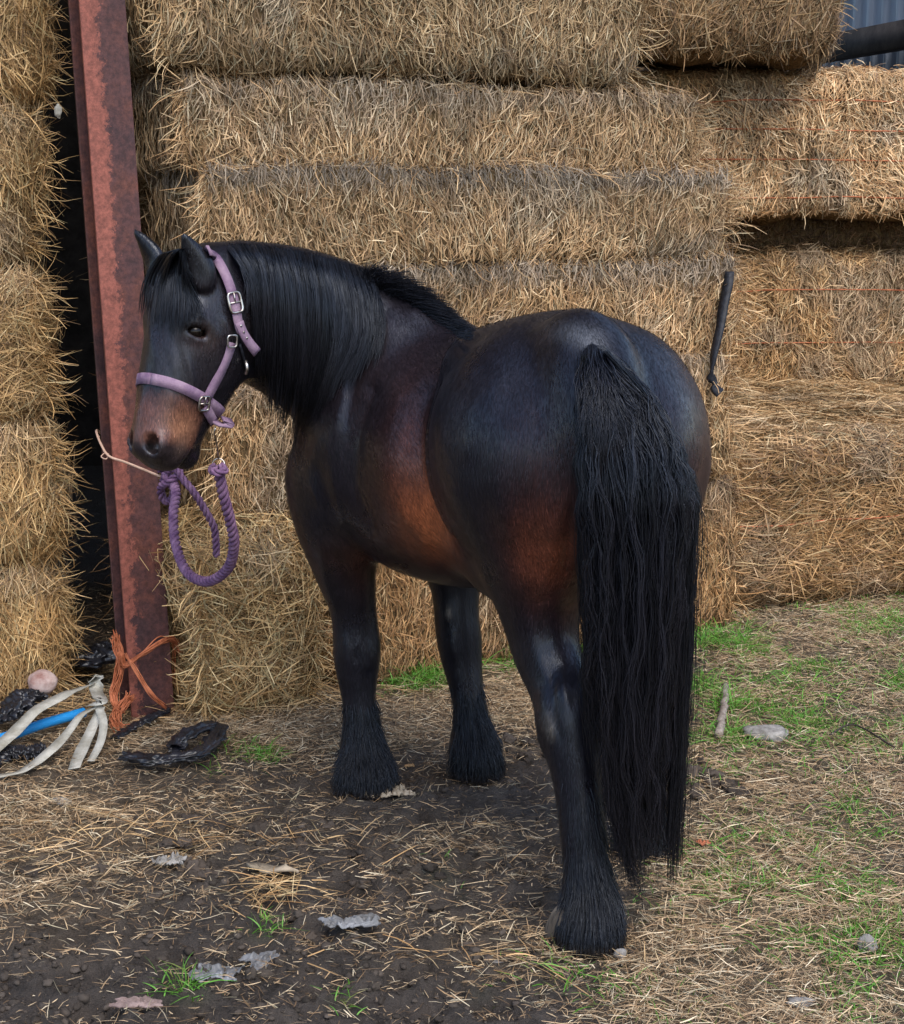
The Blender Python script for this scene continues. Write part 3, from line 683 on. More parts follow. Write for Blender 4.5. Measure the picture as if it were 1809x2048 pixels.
def surface_nets(Fd):
    S = Fd < 0
    nx, ny, nz = Fd.shape
    c = np.zeros((nx-1, ny-1, nz-1), np.uint8)
    offs = [(a, b, d) for a in (0, 1) for b in (0, 1) for d in (0, 1)]
    for a, b, d in offs: c += S[a:nx-1+a, b:ny-1+b, d:nz-1+d]
    I = np.argwhere((c > 0) & (c < 8))
    val = np.stack([Fd[I[:, 0]+a, I[:, 1]+b, I[:, 2]+d] for a, b, d in offs], -1)
    acc = np.zeros((len(I), 3)); cnt = np.zeros(len(I))
    for p in range(8):
        for q in range(p+1, 8):
            if sum(abs(offs[p][a]-offs[q][a]) for a in range(3)) != 1: continue
            v0, v1 = val[:, p], val[:, q]; mm = (v0 < 0) != (v1 < 0)
            t = np.where(mm, v0/np.where(mm, v0-v1, 1), 0)
            pt = np.array(offs[p])+t[:, None]*(np.array(offs[q])-np.array(offs[p]))
            acc += pt*mm[:, None]; cnt += mm
    V = I+acc/cnt[:, None]
    idm = np.full(c.shape, -1, np.int32); idm[I[:, 0], I[:, 1], I[:, 2]] = np.arange(len(I))
    Qs = []
    for ax in range(3):
        o = [0, 0, 0]; o[ax] = 1
        b_, d_ = [(1, 2), (2, 0), (0, 1)][ax]
        s0 = S[:nx-o[0], :ny-o[1], :nz-o[2]]; s1 = S[o[0]:, o[1]:, o[2]:]
        E = np.argwhere(s0 != s1); E = E[(E[:, b_] > 0) & (E[:, d_] > 0) & (E[:, b_] < c.shape[b_]) & (E[:, d_] < c.shape[d_])]
        def g(db, dd):
            J = E.copy(); J[:, b_] += db; J[:, d_] += dd; return idm[J[:, 0], J[:, 1], J[:, 2]]
        q = np.stack([g(-1, -1), g(0, -1), g(0, 0), g(-1, 0)], -1)
        fl = s1[E[:, 0], E[:, 1], E[:, 2]]
        q[fl] = q[fl][:, ::-1]
        Qs.append(q[(q >= 0).all(1)])
    return V, np.vstack(Qs)
HVt, HQ = surface_nets(FLD); HVt = LO+HVt*HV
def smooth_mesh(V, Q, it=2, a=.5):
    e = np.vstack([Q[:, [0, 1]], Q[:, [1, 2]], Q[:, [2, 3]], Q[:, [3, 0]]])
    for _ in range(it):
        acc = np.zeros_like(V); c = np.zeros(len(V))
        for ax in range(3):
            acc[:, ax] = np.bincount(e[:, 0], V[e[:, 1], ax], len(V))+np.bincount(e[:, 1], V[e[:, 0], ax], len(V))
        c = np.bincount(e[:, 0], minlength=len(V))+np.bincount(e[:, 1], minlength=len(V))
        V = V*(1-a)+a*acc/c[:, None]
    return V
HVt = smooth_mesh(HVt, HQ, 2, .5)
def vnormals(V, Q):
    fn = np.cross(V[Q[:, 2]]-V[Q[:, 0]], V[Q[:, 3]]-V[Q[:, 1]]); n = np.zeros_like(V)
    for c in range(4):
        for ax in range(3): n[:, ax] += np.bincount(Q[:, c], fn[:, ax], len(V))
    return nrm(n)
HN = vnormals(HVt, HQ)
def crease(pts, amp, w):
    """push the skin along its normal near a line over the visible side"""
    global HVt
    Pc = catmull(pts, 24); x_, y_, _ = proj(HVt); vis = ((HN*(np.array([0, 0, HC])-HVt)).sum(-1) > -.05)
    lo = Pc.min(0)-60; hi = Pc.max(0)+60
    cand = np.where(vis & (x_ > lo[0]) & (x_ < hi[0]) & (y_ > lo[1]) & (y_ < hi[1]))[0]
    d = np.full(len(cand), 1e9)
    for i in range(23):
        a_, b_ = Pc[i], Pc[i+1]; e = b_-a_; t = np.clip(((x_[cand]-a_[0])*e[0]+(y_[cand]-a_[1])*e[1])/(e@e), 0, 1)
        d = np.minimum(d, np.hypot(x_[cand]-a_[0]-t*e[0], y_[cand]-a_[1]-t*e[1])+(12*(1-math.sin((i+.5)/23*math.pi))))
    HVt[cand] += HN[cand]*(amp*np.exp(-(d/w)**2))[:, None]
crease([(745, 780), (712, 860), (704, 940), (714, 1000), (744, 1060)], -.017, 22)
crease([(690, 800), (670, 880), (672, 960), (690, 1040)], .010, 24)
crease([(925, 700), (858, 790), (840, 870), (858, 965), (905, 1050), (950, 1120)], -.010, 20)
crease([(800, 800), (782, 900), (800, 1000), (850, 1080)], .012, 34)
crease([(1010, 860), (1000, 960), (1020, 1060)], .008, 30)
crease([(1075, 820), (1075, 920), (1060, 1010)], -.007, 26)
crease([(1000, 1195), (1060, 1205), (1120, 1190)], -.0025, 12)
crease([(1106, 1350), (1104, 1420), (1122, 1480)], -.007, 12)
crease([(1150, 1300), (1165, 1370), (1168, 1430)], .003, 14)
crease([(1060, 1240), (1075, 1310), (1100, 1370)], .006, 14)
crease([(690, 1250), (694, 1300), (700, 1345)], .005, 9)
crease([(735, 1270), (738, 1315), (730, 1350)], .005, 8)
crease([(712, 1290), (713, 1330)], -.004, 8)
crease([(905, 1250), (908, 1290), (915, 1330)], .005, 8)
crease([(700, 740), (668, 820), (655, 900)], .003, 22)
crease([(735, 700), (700, 790), (690, 850)], -.006, 14)
crease([(1000, 760), (960, 830), (940, 900)], .007, 30)
crease([(1120, 1000), (1105, 1090), (1090, 1160)], .006, 24)
crease([(1150, 960), (1140, 1060), (1130, 1140)], -.006, 14)
crease([(760, 1060), (800, 1100), (860, 1130)], .005, 18)
crease([(300, 640), (310, 700), (315, 750)], .004, 12)
crease([(350, 680), (362, 730), (372, 780)], -.004, 12)
crease([(450, 640), (470, 700), (450, 760), (415, 790)], .006, 14)
crease([(384, 632), (400, 630), (418, 640)], .004, 5)
crease([(384, 676), (400, 682), (414, 674)], .003, 5)
crease([(1130, 1330), (1128, 1380), (1135, 1420)], .006, 12)
crease([(670, 1100), (690, 1150), (712, 1200)], -.006, 12)
crease([(640, 1080), (655, 1160), (680, 1230)], .005, 12)
crease([(420, 640), (440, 700), (430, 760)], .006, 16)
crease([(330, 700), (345, 760), (360, 800)], -.004, 12)
crease([(372, 700), (385, 760), (392, 800)], .005, 9)
crease([(640, 880), (625, 940), (640, 1010)], .008, 18)
crease([(830, 620), (880, 650), (930, 690)], .008, 16)
HVt += HN*(fbm(HVt, 9, 41, 2)*.0022)[:, None]
# coat colours (bay: near black with brown flank, buttock and muzzle)
hx, hy, _ = proj(HVt)
def sp3(c, r): return np.exp(-(((HVt-np.asarray(c))/np.asarray(r))**2).sum(-1))
base = np.tile(np.array([.0080, .0072, .0105]), (len(HVt), 1))
def paint(mask, c):
    global base
    mask = np.clip(mask, 0, 1)[:, None]; base = base*(1-mask)+np.array(c)*mask
nz_ = fbm(HVt*np.array([3, 3, 1]), 7, 3, 4)*1.6
bar_ = sp3(W(880, 960, 4.28), (.20, .30, .30)); paint(.35*bar_*(1.0+.4*nz_), (.040, .015, .010))
paint(1.25*sp3(W(868, 1015, 4.20), (.085, .2, .12))*(1+.4*nz_), (.30, .085, .031)); paint(.20*sp3(W(815, 880, 4.26), (.035, .2, .13))*(1+.4*nz_), (.13, .042, .026))
paint(.8*sp3(W(800, 1130, 4.4), (.25, .3, .05)), (.035, .014, .008))
paint(.9*sp3(W(1095, 1060, 3.80), (.075, .2, .12))*(1+.4*nz_), (.23, .062, .027))
paint(.5*sp3(W(1110, 900, 3.75), (.10, .2, .12)), (.03, .012, .010))
paint(.6*sp3(W(1390, 900, 3.9), (.09, .3, .2)), (.045, .016, .012))
paint(.7*sp3(W(740, 1120, 4.55), (.06, .1, .10)), (.05, .018, .010))
paint(.35*sp3(W(745, 760, 4.5), (.15, .2, .18))*(1+.4*nz_), (.022, .013, .012))
paint(.6*sp3(W(1140, 1150, 3.85), (.025, .1, .12)), (.12, .04, .015))
paint(.8*sp3(W(1104, 1455, 3.72), (.006, .1, .018))+.5*sp3(W(1098, 1440, 3.72), (.014, .1, .028)), (.10, .085, .07))
paint(.7*sp3(W(899, 1225, 4.77), (.008, .1, .016)), (.20, .17, .14))
paint(.55*sp3(W(1150, 660, 3.8), (.045, .2, .02))+.4*sp3(W(1175, 680, 3.75), (.03, .2, .02)), (.14, .145, .16))  # dusty pale streak, with the rump-top sheen painted into the coat
hl = (HVt-HO)@HAX.T; hs_, hd_, hw_ = hl[:, 0]/HK[0], -hl[:, 1]/HK[1], hl[:, 2]/HK[2]
inh = (np.abs(hw_) < .12) & (hs_ > -.05) & (hd_ < .20) & (hd_ > -.05) & (hx < 520) & (hy < 960)
paint(inh*.55*ss(.0, .1, hs_), (.017, .013, .014))
mz = inh*ss(.34, .41, hs_+.02*nz_)*ss(.135, .10, hd_+.01*nz_)
paint(mz*1.0, (.085, .036, .025))
paint(inh*1.1*np.exp(-((hs_-.445)/.045)**2-((hd_-.07)/.035)**2)*(1+.3*nz_), (.20, .092, .052))
paint(inh*ss(.475, .505, hs_-.25*np.maximum(0, .05-hd_)+.006*nz_), (.020, .014, .015))
paint(inh*np.exp(-((hs_-.49)/.03)**2-((hd_-.080)/.018)**2)*.5, (.11, .07, .055))
paint(inh*ss(.110, .125, hd_)*ss(.38, .42, hs_), (.012, .009, .010))
paint(inh*ss(.034, .020, np.hypot(hs_-.188, (hd_-.045)*.7))*(np.abs(hw_) > .045), (.004, .0035, .0035))
paint(inh*ss(.021, .012, np.hypot(np.hypot((hs_-.505)*.8, hd_-.026), (np.abs(hw_)-.034))), (.003, .003, .003))
paint(.75*((hy < 575) & (hx < 430) & (hy < 440+.9*560) & (HVt[:, 1] < 4.5))*ss(575, 540, hy)*((hx > 360) | (hx < 318)), (.005, .0045, .005))
paint(.5*inh*np.exp(-((hs_-.20)/.035)**2-((hd_-.055)/.03)**2), (.040, .020, .016))
base = np.clip(base, .003, 1)*(1+.25*fbm(HVt, 30, 2, 2))[:, None]
hb = (G(1172, 1880)+G(945, 1545))/2; hb[2] = 0
horse = empty('horse', hb); tag(horse, 'dark bay cob horse seen from behind, head turned back to the left beside the post', 'horse')
body = mk('body', HVt, HQ, M['coat'], horse, base, True)
BV = BVHTree.FromPolygons([tuple(v) for v in HVt.tolist()], HQ.tolist())
O3 = Vector((0, 0, HC))
def cast(px, py):
    d = Vector(tuple(W(px, py, 1.0)-np.array([0, 0, HC]))).normalized()
    h, n, i, dist = BV.ray_cast(O3, d)
    return (np.array(h), np.array(n)) if h is not None else (None, None)
STP = 6.0
gxp = np.arange(230, 1460, STP); gyp = np.arange(440, 1900, STP)
DM = np.full((len(gxp), len(gyp)), np.nan)
for i_, a_ in enumerate(gxp):
    for j_, b_ in enumerate(gyp):
        h_, n_ = cast(a_, b_)
        if h_ is not None: DM[i_, j_] = h_[1]
def depth_at(px, py, default):
    i_ = np.clip(np.round((np.asarray(px)-230)/STP).astype(int), 0, len(gxp)-1); j_ = np.clip(np.round((np.asarray(py)-440)/STP).astype(int), 0, len(gyp)-1)
    d = DM[i_, j_]; return np.where(np.isnan(d), default, d)

# ------------------------------------------------------------------ eyes and hooves
for sg in (1, -1):
    c = H(.188, .0415, .0685*sg)
    th = np.linspace(0, 2*np.pi, 24, endpoint=False); ph = np.linspace(-np.pi/2, np.pi/2, 13)
    V = np.array([[math.cos(p)*math.cos(t), math.cos(p)*math.sin(t), math.sin(p)] for p in ph for t in th])*.0205+c
    i = np.arange(13*24).reshape(13, 24); Q = np.stack([i[:-1], np.roll(i, -1, 1)[:-1], np.roll(i, -1, 1)[1:], i[1:]], -1).reshape(-1, 4)
    mk('eye', V, Q, M['eye'], horse, None, True)
def hoof(c, r, h, fwd):
    fwd = np.array([fwd[0], fwd[1], 0.]); fwd /= np.linalg.norm(fwd); sd_ = np.array([-fwd[1], fwd[0], 0])
    g = Geo(); rings = []; nn = 28; th = np.linspace(0, 2*np.pi, nn, endpoint=False)
    for z, k, sh in ((-.004, 1.0, .02), (.004, 1.05, .02), (.03, .97, .008), (.055, .88, -.004), (h, .80, -.012), (h+.01, .6, -.015), (h+.012, .02, -.015)):
        rr = r*k*(1+.03*np.cos(th)-.10*(np.cos(th) < -.6))
        rings.append(c+np.outer(rr*np.cos(th)*1.12+sh, fwd)+np.outer(rr*np.sin(th), sd_)+np.array([0, 0, z]))
    rings.insert(0, rings[0]*0+c+np.array([0, 0, -.004])+(rings[0]-c)*.02)
    V = np.array(rings).reshape(-1, 3); i = np.arange(len(rings)*nn).reshape(len(rings), nn)
    Q = np.stack([i[:-1], np.roll(i, -1, 1)[:-1], np.roll(i, -1, 1)[1:], i[1:]], -1).reshape(-1, 4)
    g.add(V, Q); return g.build('hoof', M['hoof'], horse, True)
def foot(px, py, Y_): q = W(px, py, Y_); q[2] = 0; return q
HL = foot(1176, 1845, 3.65); HR = foot(1284, 1648, 4.20); FL = foot(722, 1545, 4.66); FR = foot(945, 1520, 4.79)
hoof(foot(1150, 1845, 3.66), .062, .07, (-.25, 1)); hoof(HR, .06, .07, (-.1, 1)); hoof(FL, .060, .07, (-.5, .85)); hoof(FR, .060, .07, (-.5, .85))

# ------------------------------------------------------------------ hair
def hair_cols(n, K, c=(.0062, .0068, .0095), var=.5, tip=(1.6, 1.35, 1.2)):
    b_ = np.array(c)*rng.uniform(1-var, 1+var, (n, 1)); t = np.linspace(0, 1, K)[None, :, None]
    return b_[:, None]*(1+(np.array(tip)-1)*t**2)
def add_hair(name, path, r0, parent, cols=None, taper=.25, body_=.9):
    N, K, _ = path.shape; t = np.linspace(0, 1, K)
    prof = np.interp(t, [0, .15, .6, 1], [.7, 1, body_, taper])
    r = (r0*rng.uniform(.7, 1.3, N))[:, None]*prof[None]
    V, Q = strands(path, r, 3)
    if cols is None: cols = hair_cols(N, K)
    o = mk(name, V, Q, M['hair'], parent, np.repeat(cols.reshape(-1, 3), 3, 0), True); return o
def interp_guides(Gd, u):
    """Gd (G,K,2|3) guides ordered across ; u in 0..1"""
    Gd = np.asarray(Gd, float); g = np.clip(u, 0, 1)*(len(Gd)-1); i = np.minimum(g.astype(int), len(Gd)-2); f = (g-i)[:, None, None]
    return Gd[i]*(1-f)+Gd[i+1]*f
def rs(pts, K): return catmull(pts, K)
def clump(u, n, k, st=.7):
    cl = np.round(u*n)/n+0; return u*(1-st)+cl*st
# --- mane on the neck, combed to the near side (px,py guides laid on the skin)
K = 12
GM = [rs(p, K) for p in ([(458, 494), (490, 540), (506, 600), (512, 700)], [(500, 492), (524, 545), (532, 640), (532, 750)],
      [(540, 496), (556, 560), (562, 680), (556, 800)], [(585, 503), (604, 580), (608, 700), (592, 835)], [(630, 512), (648, 590), (650, 690), (622, 800)],
      [(675, 524), (694, 600), (696, 680), (655, 775)], [(710, 535), (734, 600), (738, 670), (708, 745)], [(738, 546), (756, 590), (760, 650), (748, 705)])]
n = 9500; u = rng.random(n); uc = clump(u, 58, 1, .72); uc = np.clip(uc+rng.normal(0, .004, n), 0, 1)
lk_n = 44; lid = np.round(u*lk_n).astype(int); t = np.linspace(0, 1, K)[None]
L_lift = rng.uniform(0, .022, lk_n+1)[lid]; L_len = rng.uniform(.74, 1.12, lk_n+1)[lid]; L_dx = rng.normal(0, 7, lk_n+1)[lid]; L_br = np.exp(rng.normal(0, .38, lk_n+1))[lid]
PA = interp_guides(GM, np.clip(u+rng.normal(0, .006, n), 0, 1)); PB = interp_guides(GM, np.clip(lid/lk_n+rng.normal(0, .004, n), 0, 1)); P2 = PA+(PB-PA)*(.15+.75*t[..., None])
P2[..., 0] += L_dx[:, None]*t**1.3
Ln = np.clip(L_len*rng.uniform(.72, 1.06, n)*np.where(rng.random(n) < .08, 1.12, 1.0), .3, 1.25)
P2 = P2[:, :1]+np.stack([np.array([np.interp(Ln[i]*np.linspace(0, 1, K), np.linspace(0, 1, K), P2[i, :, a]-P2[i, 0, a])+max(0, Ln[i]-1)*(P2[i, -1, a]-P2[i, -2, a])*(K-1)*np.linspace(0, 1, K)**3 for i in range(n)]) for a in (0, 1)], -1)
P2[..., 0] += rng.normal(0, 2.2, (n, 1))+rng.normal(0, 5, (n, 1))*t**1.5+2.2*np.sin(t*9+u[:, None]*200)*t
P2[..., 1] += rng.normal(0, 2.5, (n, 1))
crestY = np.interp(P2[:, 0, 0], [430, 560, 740], [4.35, 4.48, 4.66])
D_ = depth_at(P2[..., 0], P2[..., 1], np.nan)
for i in range(1, K): D_[:, i] = np.where(np.isnan(D_[:, i]), D_[:, i-1], D_[:, i])
D_ = np.where(np.isnan(D_), crestY[:, None], D_); 
for _ in range(2): D_[:, 1:-1] = (D_[:, :-2]+2*D_[:, 1:-1]+D_[:, 2:])/4
lift = (.006+L_lift[:, None]+.020*rng.random((n, 1))**1.5)*np.interp(t, [0, .15, .5, 1], [.2, 1, 1.0, .8])
mane_path = Wv(P2[..., 0], P2[..., 1], D_-lift)
mane = add_hair('mane', mane_path, .0010, horse, hair_cols(n, K)*L_br[:, None, None], .2)
# --- the far side and the crest: short hairs covering the top line
n = 1800; u = rng.random(n); ct = catmull([(428, 500), (500, 498), (580, 506), (660, 524), (735, 548)], 60); ci = (u*59).astype(int)
x0 = ct[ci, 0]+rng.normal(0, 3, n); y0 = ct[ci, 1]+rng.normal(4, 3, n)
dpt = np.interp(x0, [430, 560, 740], [4.37, 4.50, 4.68])+rng.normal(0, .012, n)
rt = Wv(x0, y0, dpt); tt = np.linspace(0, 1, 7)[None, :, None]
dirn = nrm(np.stack([rng.normal(.25, .35, n), -np.abs(rng.normal(.6, .4, n)), rng.normal(.35, .3, n)], -1))
L_ = rng.uniform(.03, .09, n)[:, None, None]
add_hair('mane', rt[:, None]+dirn[:, None]*L_*tt+np.array([0, -.3, -1.0])*L_*1.3*tt**2, .0011, mane)
# --- roached part over the withers: short hair standing then swept back
n = 3600; u = rng.random(n)**.85
ct = catmull([(728, 560), (765, 573), (810, 588), (860, 618), (905, 648), (938, 668)], 80); ci = np.minimum((u*79).astype(int), 79)
x0 = ct[ci, 0]+rng.normal(0, 5, n); y0 = ct[ci, 1]+rng.normal(2, 6, n)+4
dpt = np.interp(x0, [728, 830, 940], [4.66, 4.70, 4.34]); dm = depth_at(x0, y0+8, 4.6); dpt = np.minimum(dpt, dm+.03)+rng.normal(0, .012, n)
rt = Wv(x0, y0, dpt)
hgt = np.interp(u, [0, .25, .5, .8, 1], [.085, .070, .045, .022, .010])*rng.uniform(.5, 1.3, n)
sw = np.interp(u, [0, .2, .5, 1], [.15, .6, 1.5, 2.5])
dirn = nrm(np.stack([sw*.75+rng.normal(0, .25, n), -sw*.45+rng.normal(0, .25, n), np.interp(u, [0, .5, 1], [1.0, .5, -.2])+rng.normal(0, .2, n)], -1))
pt = rt[:, None]+dirn[:, None]*hgt[:, None, None]*tt+np.stack([sw, -sw*.5, -.9+0*sw], -1)[:, None]*hgt[:, None, None]*.5*tt**2
add_hair('mane', pt, .0010, mane)
# --- forelock
K = 10
GFk = [rs(p, K) for p in ([(352, 500), (320, 512), (292, 560), (284, 620)], [(362, 497), (335, 520), (312, 580), (302, 650)], [(362, 497), (345, 525), (333, 590), (328, 655)],
       [(364, 500), (358, 540), (358, 610), (354, 660)], [(368, 512), (368, 560), (378, 610), (378, 650)], [(372, 535), (380, 575), (398, 610), (402, 636)])]
n = 3400; u = rng.random(n)*.98; uc = np.clip(clump(u, 15, 1, .75)+rng.normal(0, .012, n), 0, 1); P2 = interp_guides(GFk, uc); t = np.linspace(0, 1, K)[None]
Ln = rng.uniform(.35, 1.12, n)*(.85+.15*np.sin(u*40))
P2 = P2[:, :1]+(P2-P2[:, :1])*Ln[:, None, None]; P2[..., 0] += rng.normal(0, 2, (n, 1))+rng.normal(0, 4, (n, 1))*t
D_ = depth_at(P2[..., 0], P2[..., 1], np.nan)
for i in range(1, K): D_[:, i] = np.where(np.isnan(D_[:, i]), D_[:, i-1], D_[:, i])
D_ = np.where(np.isnan(D_), 4.27, D_)
for _ in range(3): D_[:, 1:-1] = (D_[:, :-2]+2*D_[:, 1:-1]+D_[:, 2:])/4
lift = (.005+.022*rng.random((n, 1)))*np.interp(t, [0, .3, 1], [1, 1, .5])
add_hair('forelock', Wv(P2[..., 0], P2[..., 1], D_-lift), .0010, horse, None, .2)
# --- ear fringe
for (cx, cy, Y_, w) in ((402, 560, 4.22, 14), (305, 535, 4.34, 10)):
    pass
# --- tail
K = 26
GT = [rs(p, K) for p in (
    [(1168, 712), (1160, 780), (1158, 900), (1164, 1040), (1172, 1150), (1178, 1260), (1172, 1340), (1180, 1400)],
    [(1172, 704), (1170, 770), (1174, 900), (1194, 1080), (1208, 1240), (1210, 1400), (1218, 1540), (1238, 1690)],
    [(1180, 698), (1192, 770), (1200, 900), (1216, 1080), (1218, 1300), (1220, 1500), (1236, 1660), (1262, 1790)],
    [(1188, 694), (1222, 770), (1240, 900), (1254, 1100), (1252, 1320), (1252, 1500), (1262, 1660), (1276, 1822)],
    [(1196, 692), (1252, 768), (1282, 900), (1296, 1100), (1288, 1320), (1284, 1500), (1288, 1640), (1290, 1760)],
    [(1206, 694), (1280, 775), (1320, 900), (1328, 1060), (1318, 1300), (1308, 1500), (1308, 1640), (1306, 1750)],
    [(1212, 698), (1300, 795), (1350, 920), (1356, 1040), (1340, 1260), (1328, 1460), (1320, 1600), (1318, 1710)],
    [(1214, 704), (1312, 820), (1368, 940), (1380, 1010), (1368, 1130), (1360, 1330), (1350, 1520), (1342, 1670)])]
n = 15000; u = rng.beta(1.15, 1.35, n); lk = np.round(u*40)/40; uc = u*.50+lk*.50+rng.normal(0, .004, n); uc = np.clip(uc, 0, 1)
t = np.linspace(0, 1, K)[None]; P2 = interp_guides(GT, np.clip(u, 0, 1)); P2 = P2+(interp_guides(GT, np.clip(lk+rng.normal(0, .006, n), 0, 1))-P2)*(.15+.72*t[..., None]**.8)
start = np.where(rng.random(n) < .45, rng.random(n)*.26, 0.0)     # hair grows all down the dock
endl = np.clip(rng.normal(.90, .075, n), .55, 1.03)-(rng.random(n) < .30)*rng.random(n)*.45-.04*ss(.55, 1, u)-ss(.5, 1, u)*rng.random(n)**1.6*.30
lke = rng.uniform(.80, 1.04, 41)[np.round(lk*40).astype(int)]; endl = endl*lke; endl = np.where(rng.random(n) < .3, endl*rng.uniform(.62, 1, n), endl); endl = np.where(u < .07, np.minimum(endl, 1.0), endl)
tp = start[:, None]+(endl-start)[:, None]*t
kk = np.linspace(0, 1, K)
P3 = np.empty_like(P2)
for i in range(n):
    P3[i, :, 0] = np.interp(tp[i], kk, P2[i, :, 0]); P3[i, :, 1] = np.interp(tp[i], kk, P2[i, :, 1])
# hairs that begin lower start at the dock, then join their lock
dx = np.interp(start, [0, .12, .26], [1192, 1202, 1210])
br = np.exp(-(t*6))*(start > 0)[:, None]; P3[..., 0] = P3[..., 0]*(1-br)+dx[:, None]*br
ph = lk*90
wav = np.sin(tp*26+ph[:, None])*7.5*ss(.03, .2, tp)+np.sin(tp*58+ph[:, None]*2.3+u[:, None]*9)*4.2*ss(.04, .2, tp)
P3[..., 0] += 6*(1-uc)[:, None]*ss(0, .2, t)+wav+rng.normal(0, 3.5, (n, 1))*ss(0, .2, t)+rng.normal(0, 7, (n, 1))*t**2+np.sin(t*rng.uniform(15, 48, (n, 1))+rng.random((n, 1))*6)*rng.uniform(1, 5, (n, 1))
P3[..., 1] += np.sin(tp*31+ph[:, None])*3
prox = 4*uc*(1-uc)
Yc = np.interp(P3[..., 1], [690, 760, 860, 1000, 1200, 1500, 1800], [3.705, 3.62, 3.575, 3.55, 3.565, 3.60, 3.63])
thk = np.interp(tp, [0, .1, .3, .7, 1], [.008, .03, .055, .060, .04])
off = rng.normal(0, .55, (n, 1))+.5*np.sin(ph*5)[:, None]
Yt = Yc-thk*(prox[:, None]*.75-.35)+thk*off*.8
Dm = depth_at(P3[..., 0], P3[..., 1], 9.0)
Yt = np.where(P3[..., 1] < 1150, np.minimum(Yt, Dm-.004), Yt)
tail_path = Wv(P3[..., 0], P3[..., 1], Yt)
cl_ = hair_cols(n, K, (.0085, .0092, .0135), .7, (1.9, 1.6, 1.35))*(1+.35*np.sin(ph*7))[:, None, None]
add_hair('tail', tail_path, .00098, horse, cl_, .35)
n = 900; u = rng.random(n)                                        # flyaway hairs
uc = np.where(rng.random(n) < .75, 1-np.abs(rng.normal(0, .03, n)), np.abs(rng.normal(0, .03, n))); P2 = interp_guides(GT, uc)
P2[..., 0] += np.where(uc > .5, 1, -.6)[:, None]*np.abs(rng.normal(0, 12, (n, 1)))*ss(.15, .6, t)+np.sin(t*rng.uniform(8, 30, (n, 1))+u[:, None]*40)*rng.uniform(1, 6, (n, 1))
P2[..., 1] += rng.normal(0, 40, (n, 1))*t
add_hair('tail', Wv(P2[..., 0], P2[..., 1], 3.60+rng.normal(0, .02, (n, 1))+0*t), .0007, horse, None, .5)
n = 2600; K = 9; t = np.linspace(0, 1, K)[None]                     # bushy hair over the dock
v_ = rng.random(n); side_ = rng.normal(0, 1, n); x0 = np.interp(v_, [0, 1], [1184, 1214])+side_*12; y0 = 684+v_*110+np.abs(side_)*8
fan = np.clip(side_+rng.normal(0, .6, n), -1.6, 2.6); Lp_ = rng.uniform(60, 190, n)
xx = x0[:, None]+np.where(fan > 0, fan, fan*.18)[:, None]*(Lp_[:, None]*.24)*t**1.1+np.sin(t*7+fan[:, None]*5+v_[:, None]*20)*5*t; yy = y0[:, None]+Lp_[:, None]*t*(1-.12*np.abs(fan[:, None]))
Dm = depth_at(xx, yy, 9.0); Yr = np.minimum(Dm, 3.72); 
for i in range(1, K): Yr[:, i] = np.minimum(Yr[:, i], Yr[:, i-1]+.004)
Yt = Yr-.006-(.012+.05*rng.random((n, 1)))*np.sin(np.clip(t*2.2, 0, 1.57))-.02*t
add_hair('tail', Wv(xx, yy, Yt), .0011, horse, hair_cols(n, K, (.0085, .0092, .0135), .7, (1.9, 1.6, 1.35)), .3)
# --- short coat hair lying along the body
fa = np.linalg.norm(np.cross(HVt[HQ[:, 2]]-HVt[HQ[:, 0]], HVt[HQ[:, 3]]-HVt[HQ[:, 1]]), axis=-1); fc = HVt[HQ].mean(1)
HN2 = vnormals(HVt, HQ); fnn = nrm(HN2[HQ].mean(1)); facing = (fnn*nrm(np.array([0, 0, HC])-fc)).sum(-1)
pr_ = fa*np.where(facing > -.25, 1.0, .25)*(fc[:, 2] > .12); n = 150000
fi = rng.choice(len(HQ), n, p=pr_/pr_.sum()); w_ = rng.random((n, 2)); q4 = HVt[HQ[fi]]
rt = (q4[:, 0]*(1-w_[:, :1])+q4[:, 1]*w_[:, :1])*(1-w_[:, 1:])+(q4[:, 3]*(1-w_[:, :1])+q4[:, 2]*w_[:, :1])*w_[:, 1:]
nn_h = fnn[fi]; inhead = (rt[:, 0] < -.55) & (rt[:, 1] < 4.4)
flow = np.tile(np.array([.30, -.55, -.75]), (n, 1)); legm = rt[:, 2] < .68; flow[legm] = (0, -.05, -1)
flow[inhead] = f_; rumpm = (rt[:, 1] < 3.95) & ~legm; flow[rumpm] = (.05, -.25, -1)
flow += .35*np.stack([vnoise(rt, 7, 1), vnoise(rt, 7, 2), vnoise(rt, 7, 3)], -1)+rng.normal(0, .12, (n, 3))
flow = nrm(flow-nn_h*(flow*nn_h).sum(-1, keepdims=True)); Lc_ = rng.uniform(.007, .017, n)*np.where(inhead, .55, 1)
t = np.linspace(0, 1, 3)[None, :, None]; pth = rt[:, None]+flow[:, None]*Lc_[:, None, None]*t+nn_h[:, None]*(Lc_[:, None, None]*.13*np.sqrt(t)+.0004)
V, Q = ribbons(pth, np.cross(flow, nn_h)[:, None], rng.uniform(.0006, .0011, n)[:, None]*np.array([1, .9, .2])[None])
ch = base[HQ[fi, 0]]*np.exp(rng.normal(.05, .45, (n, 1)))
mk('coat_hair', V, Q, M['coat_hair'], horse, np.repeat(ch, 6, 0), False)
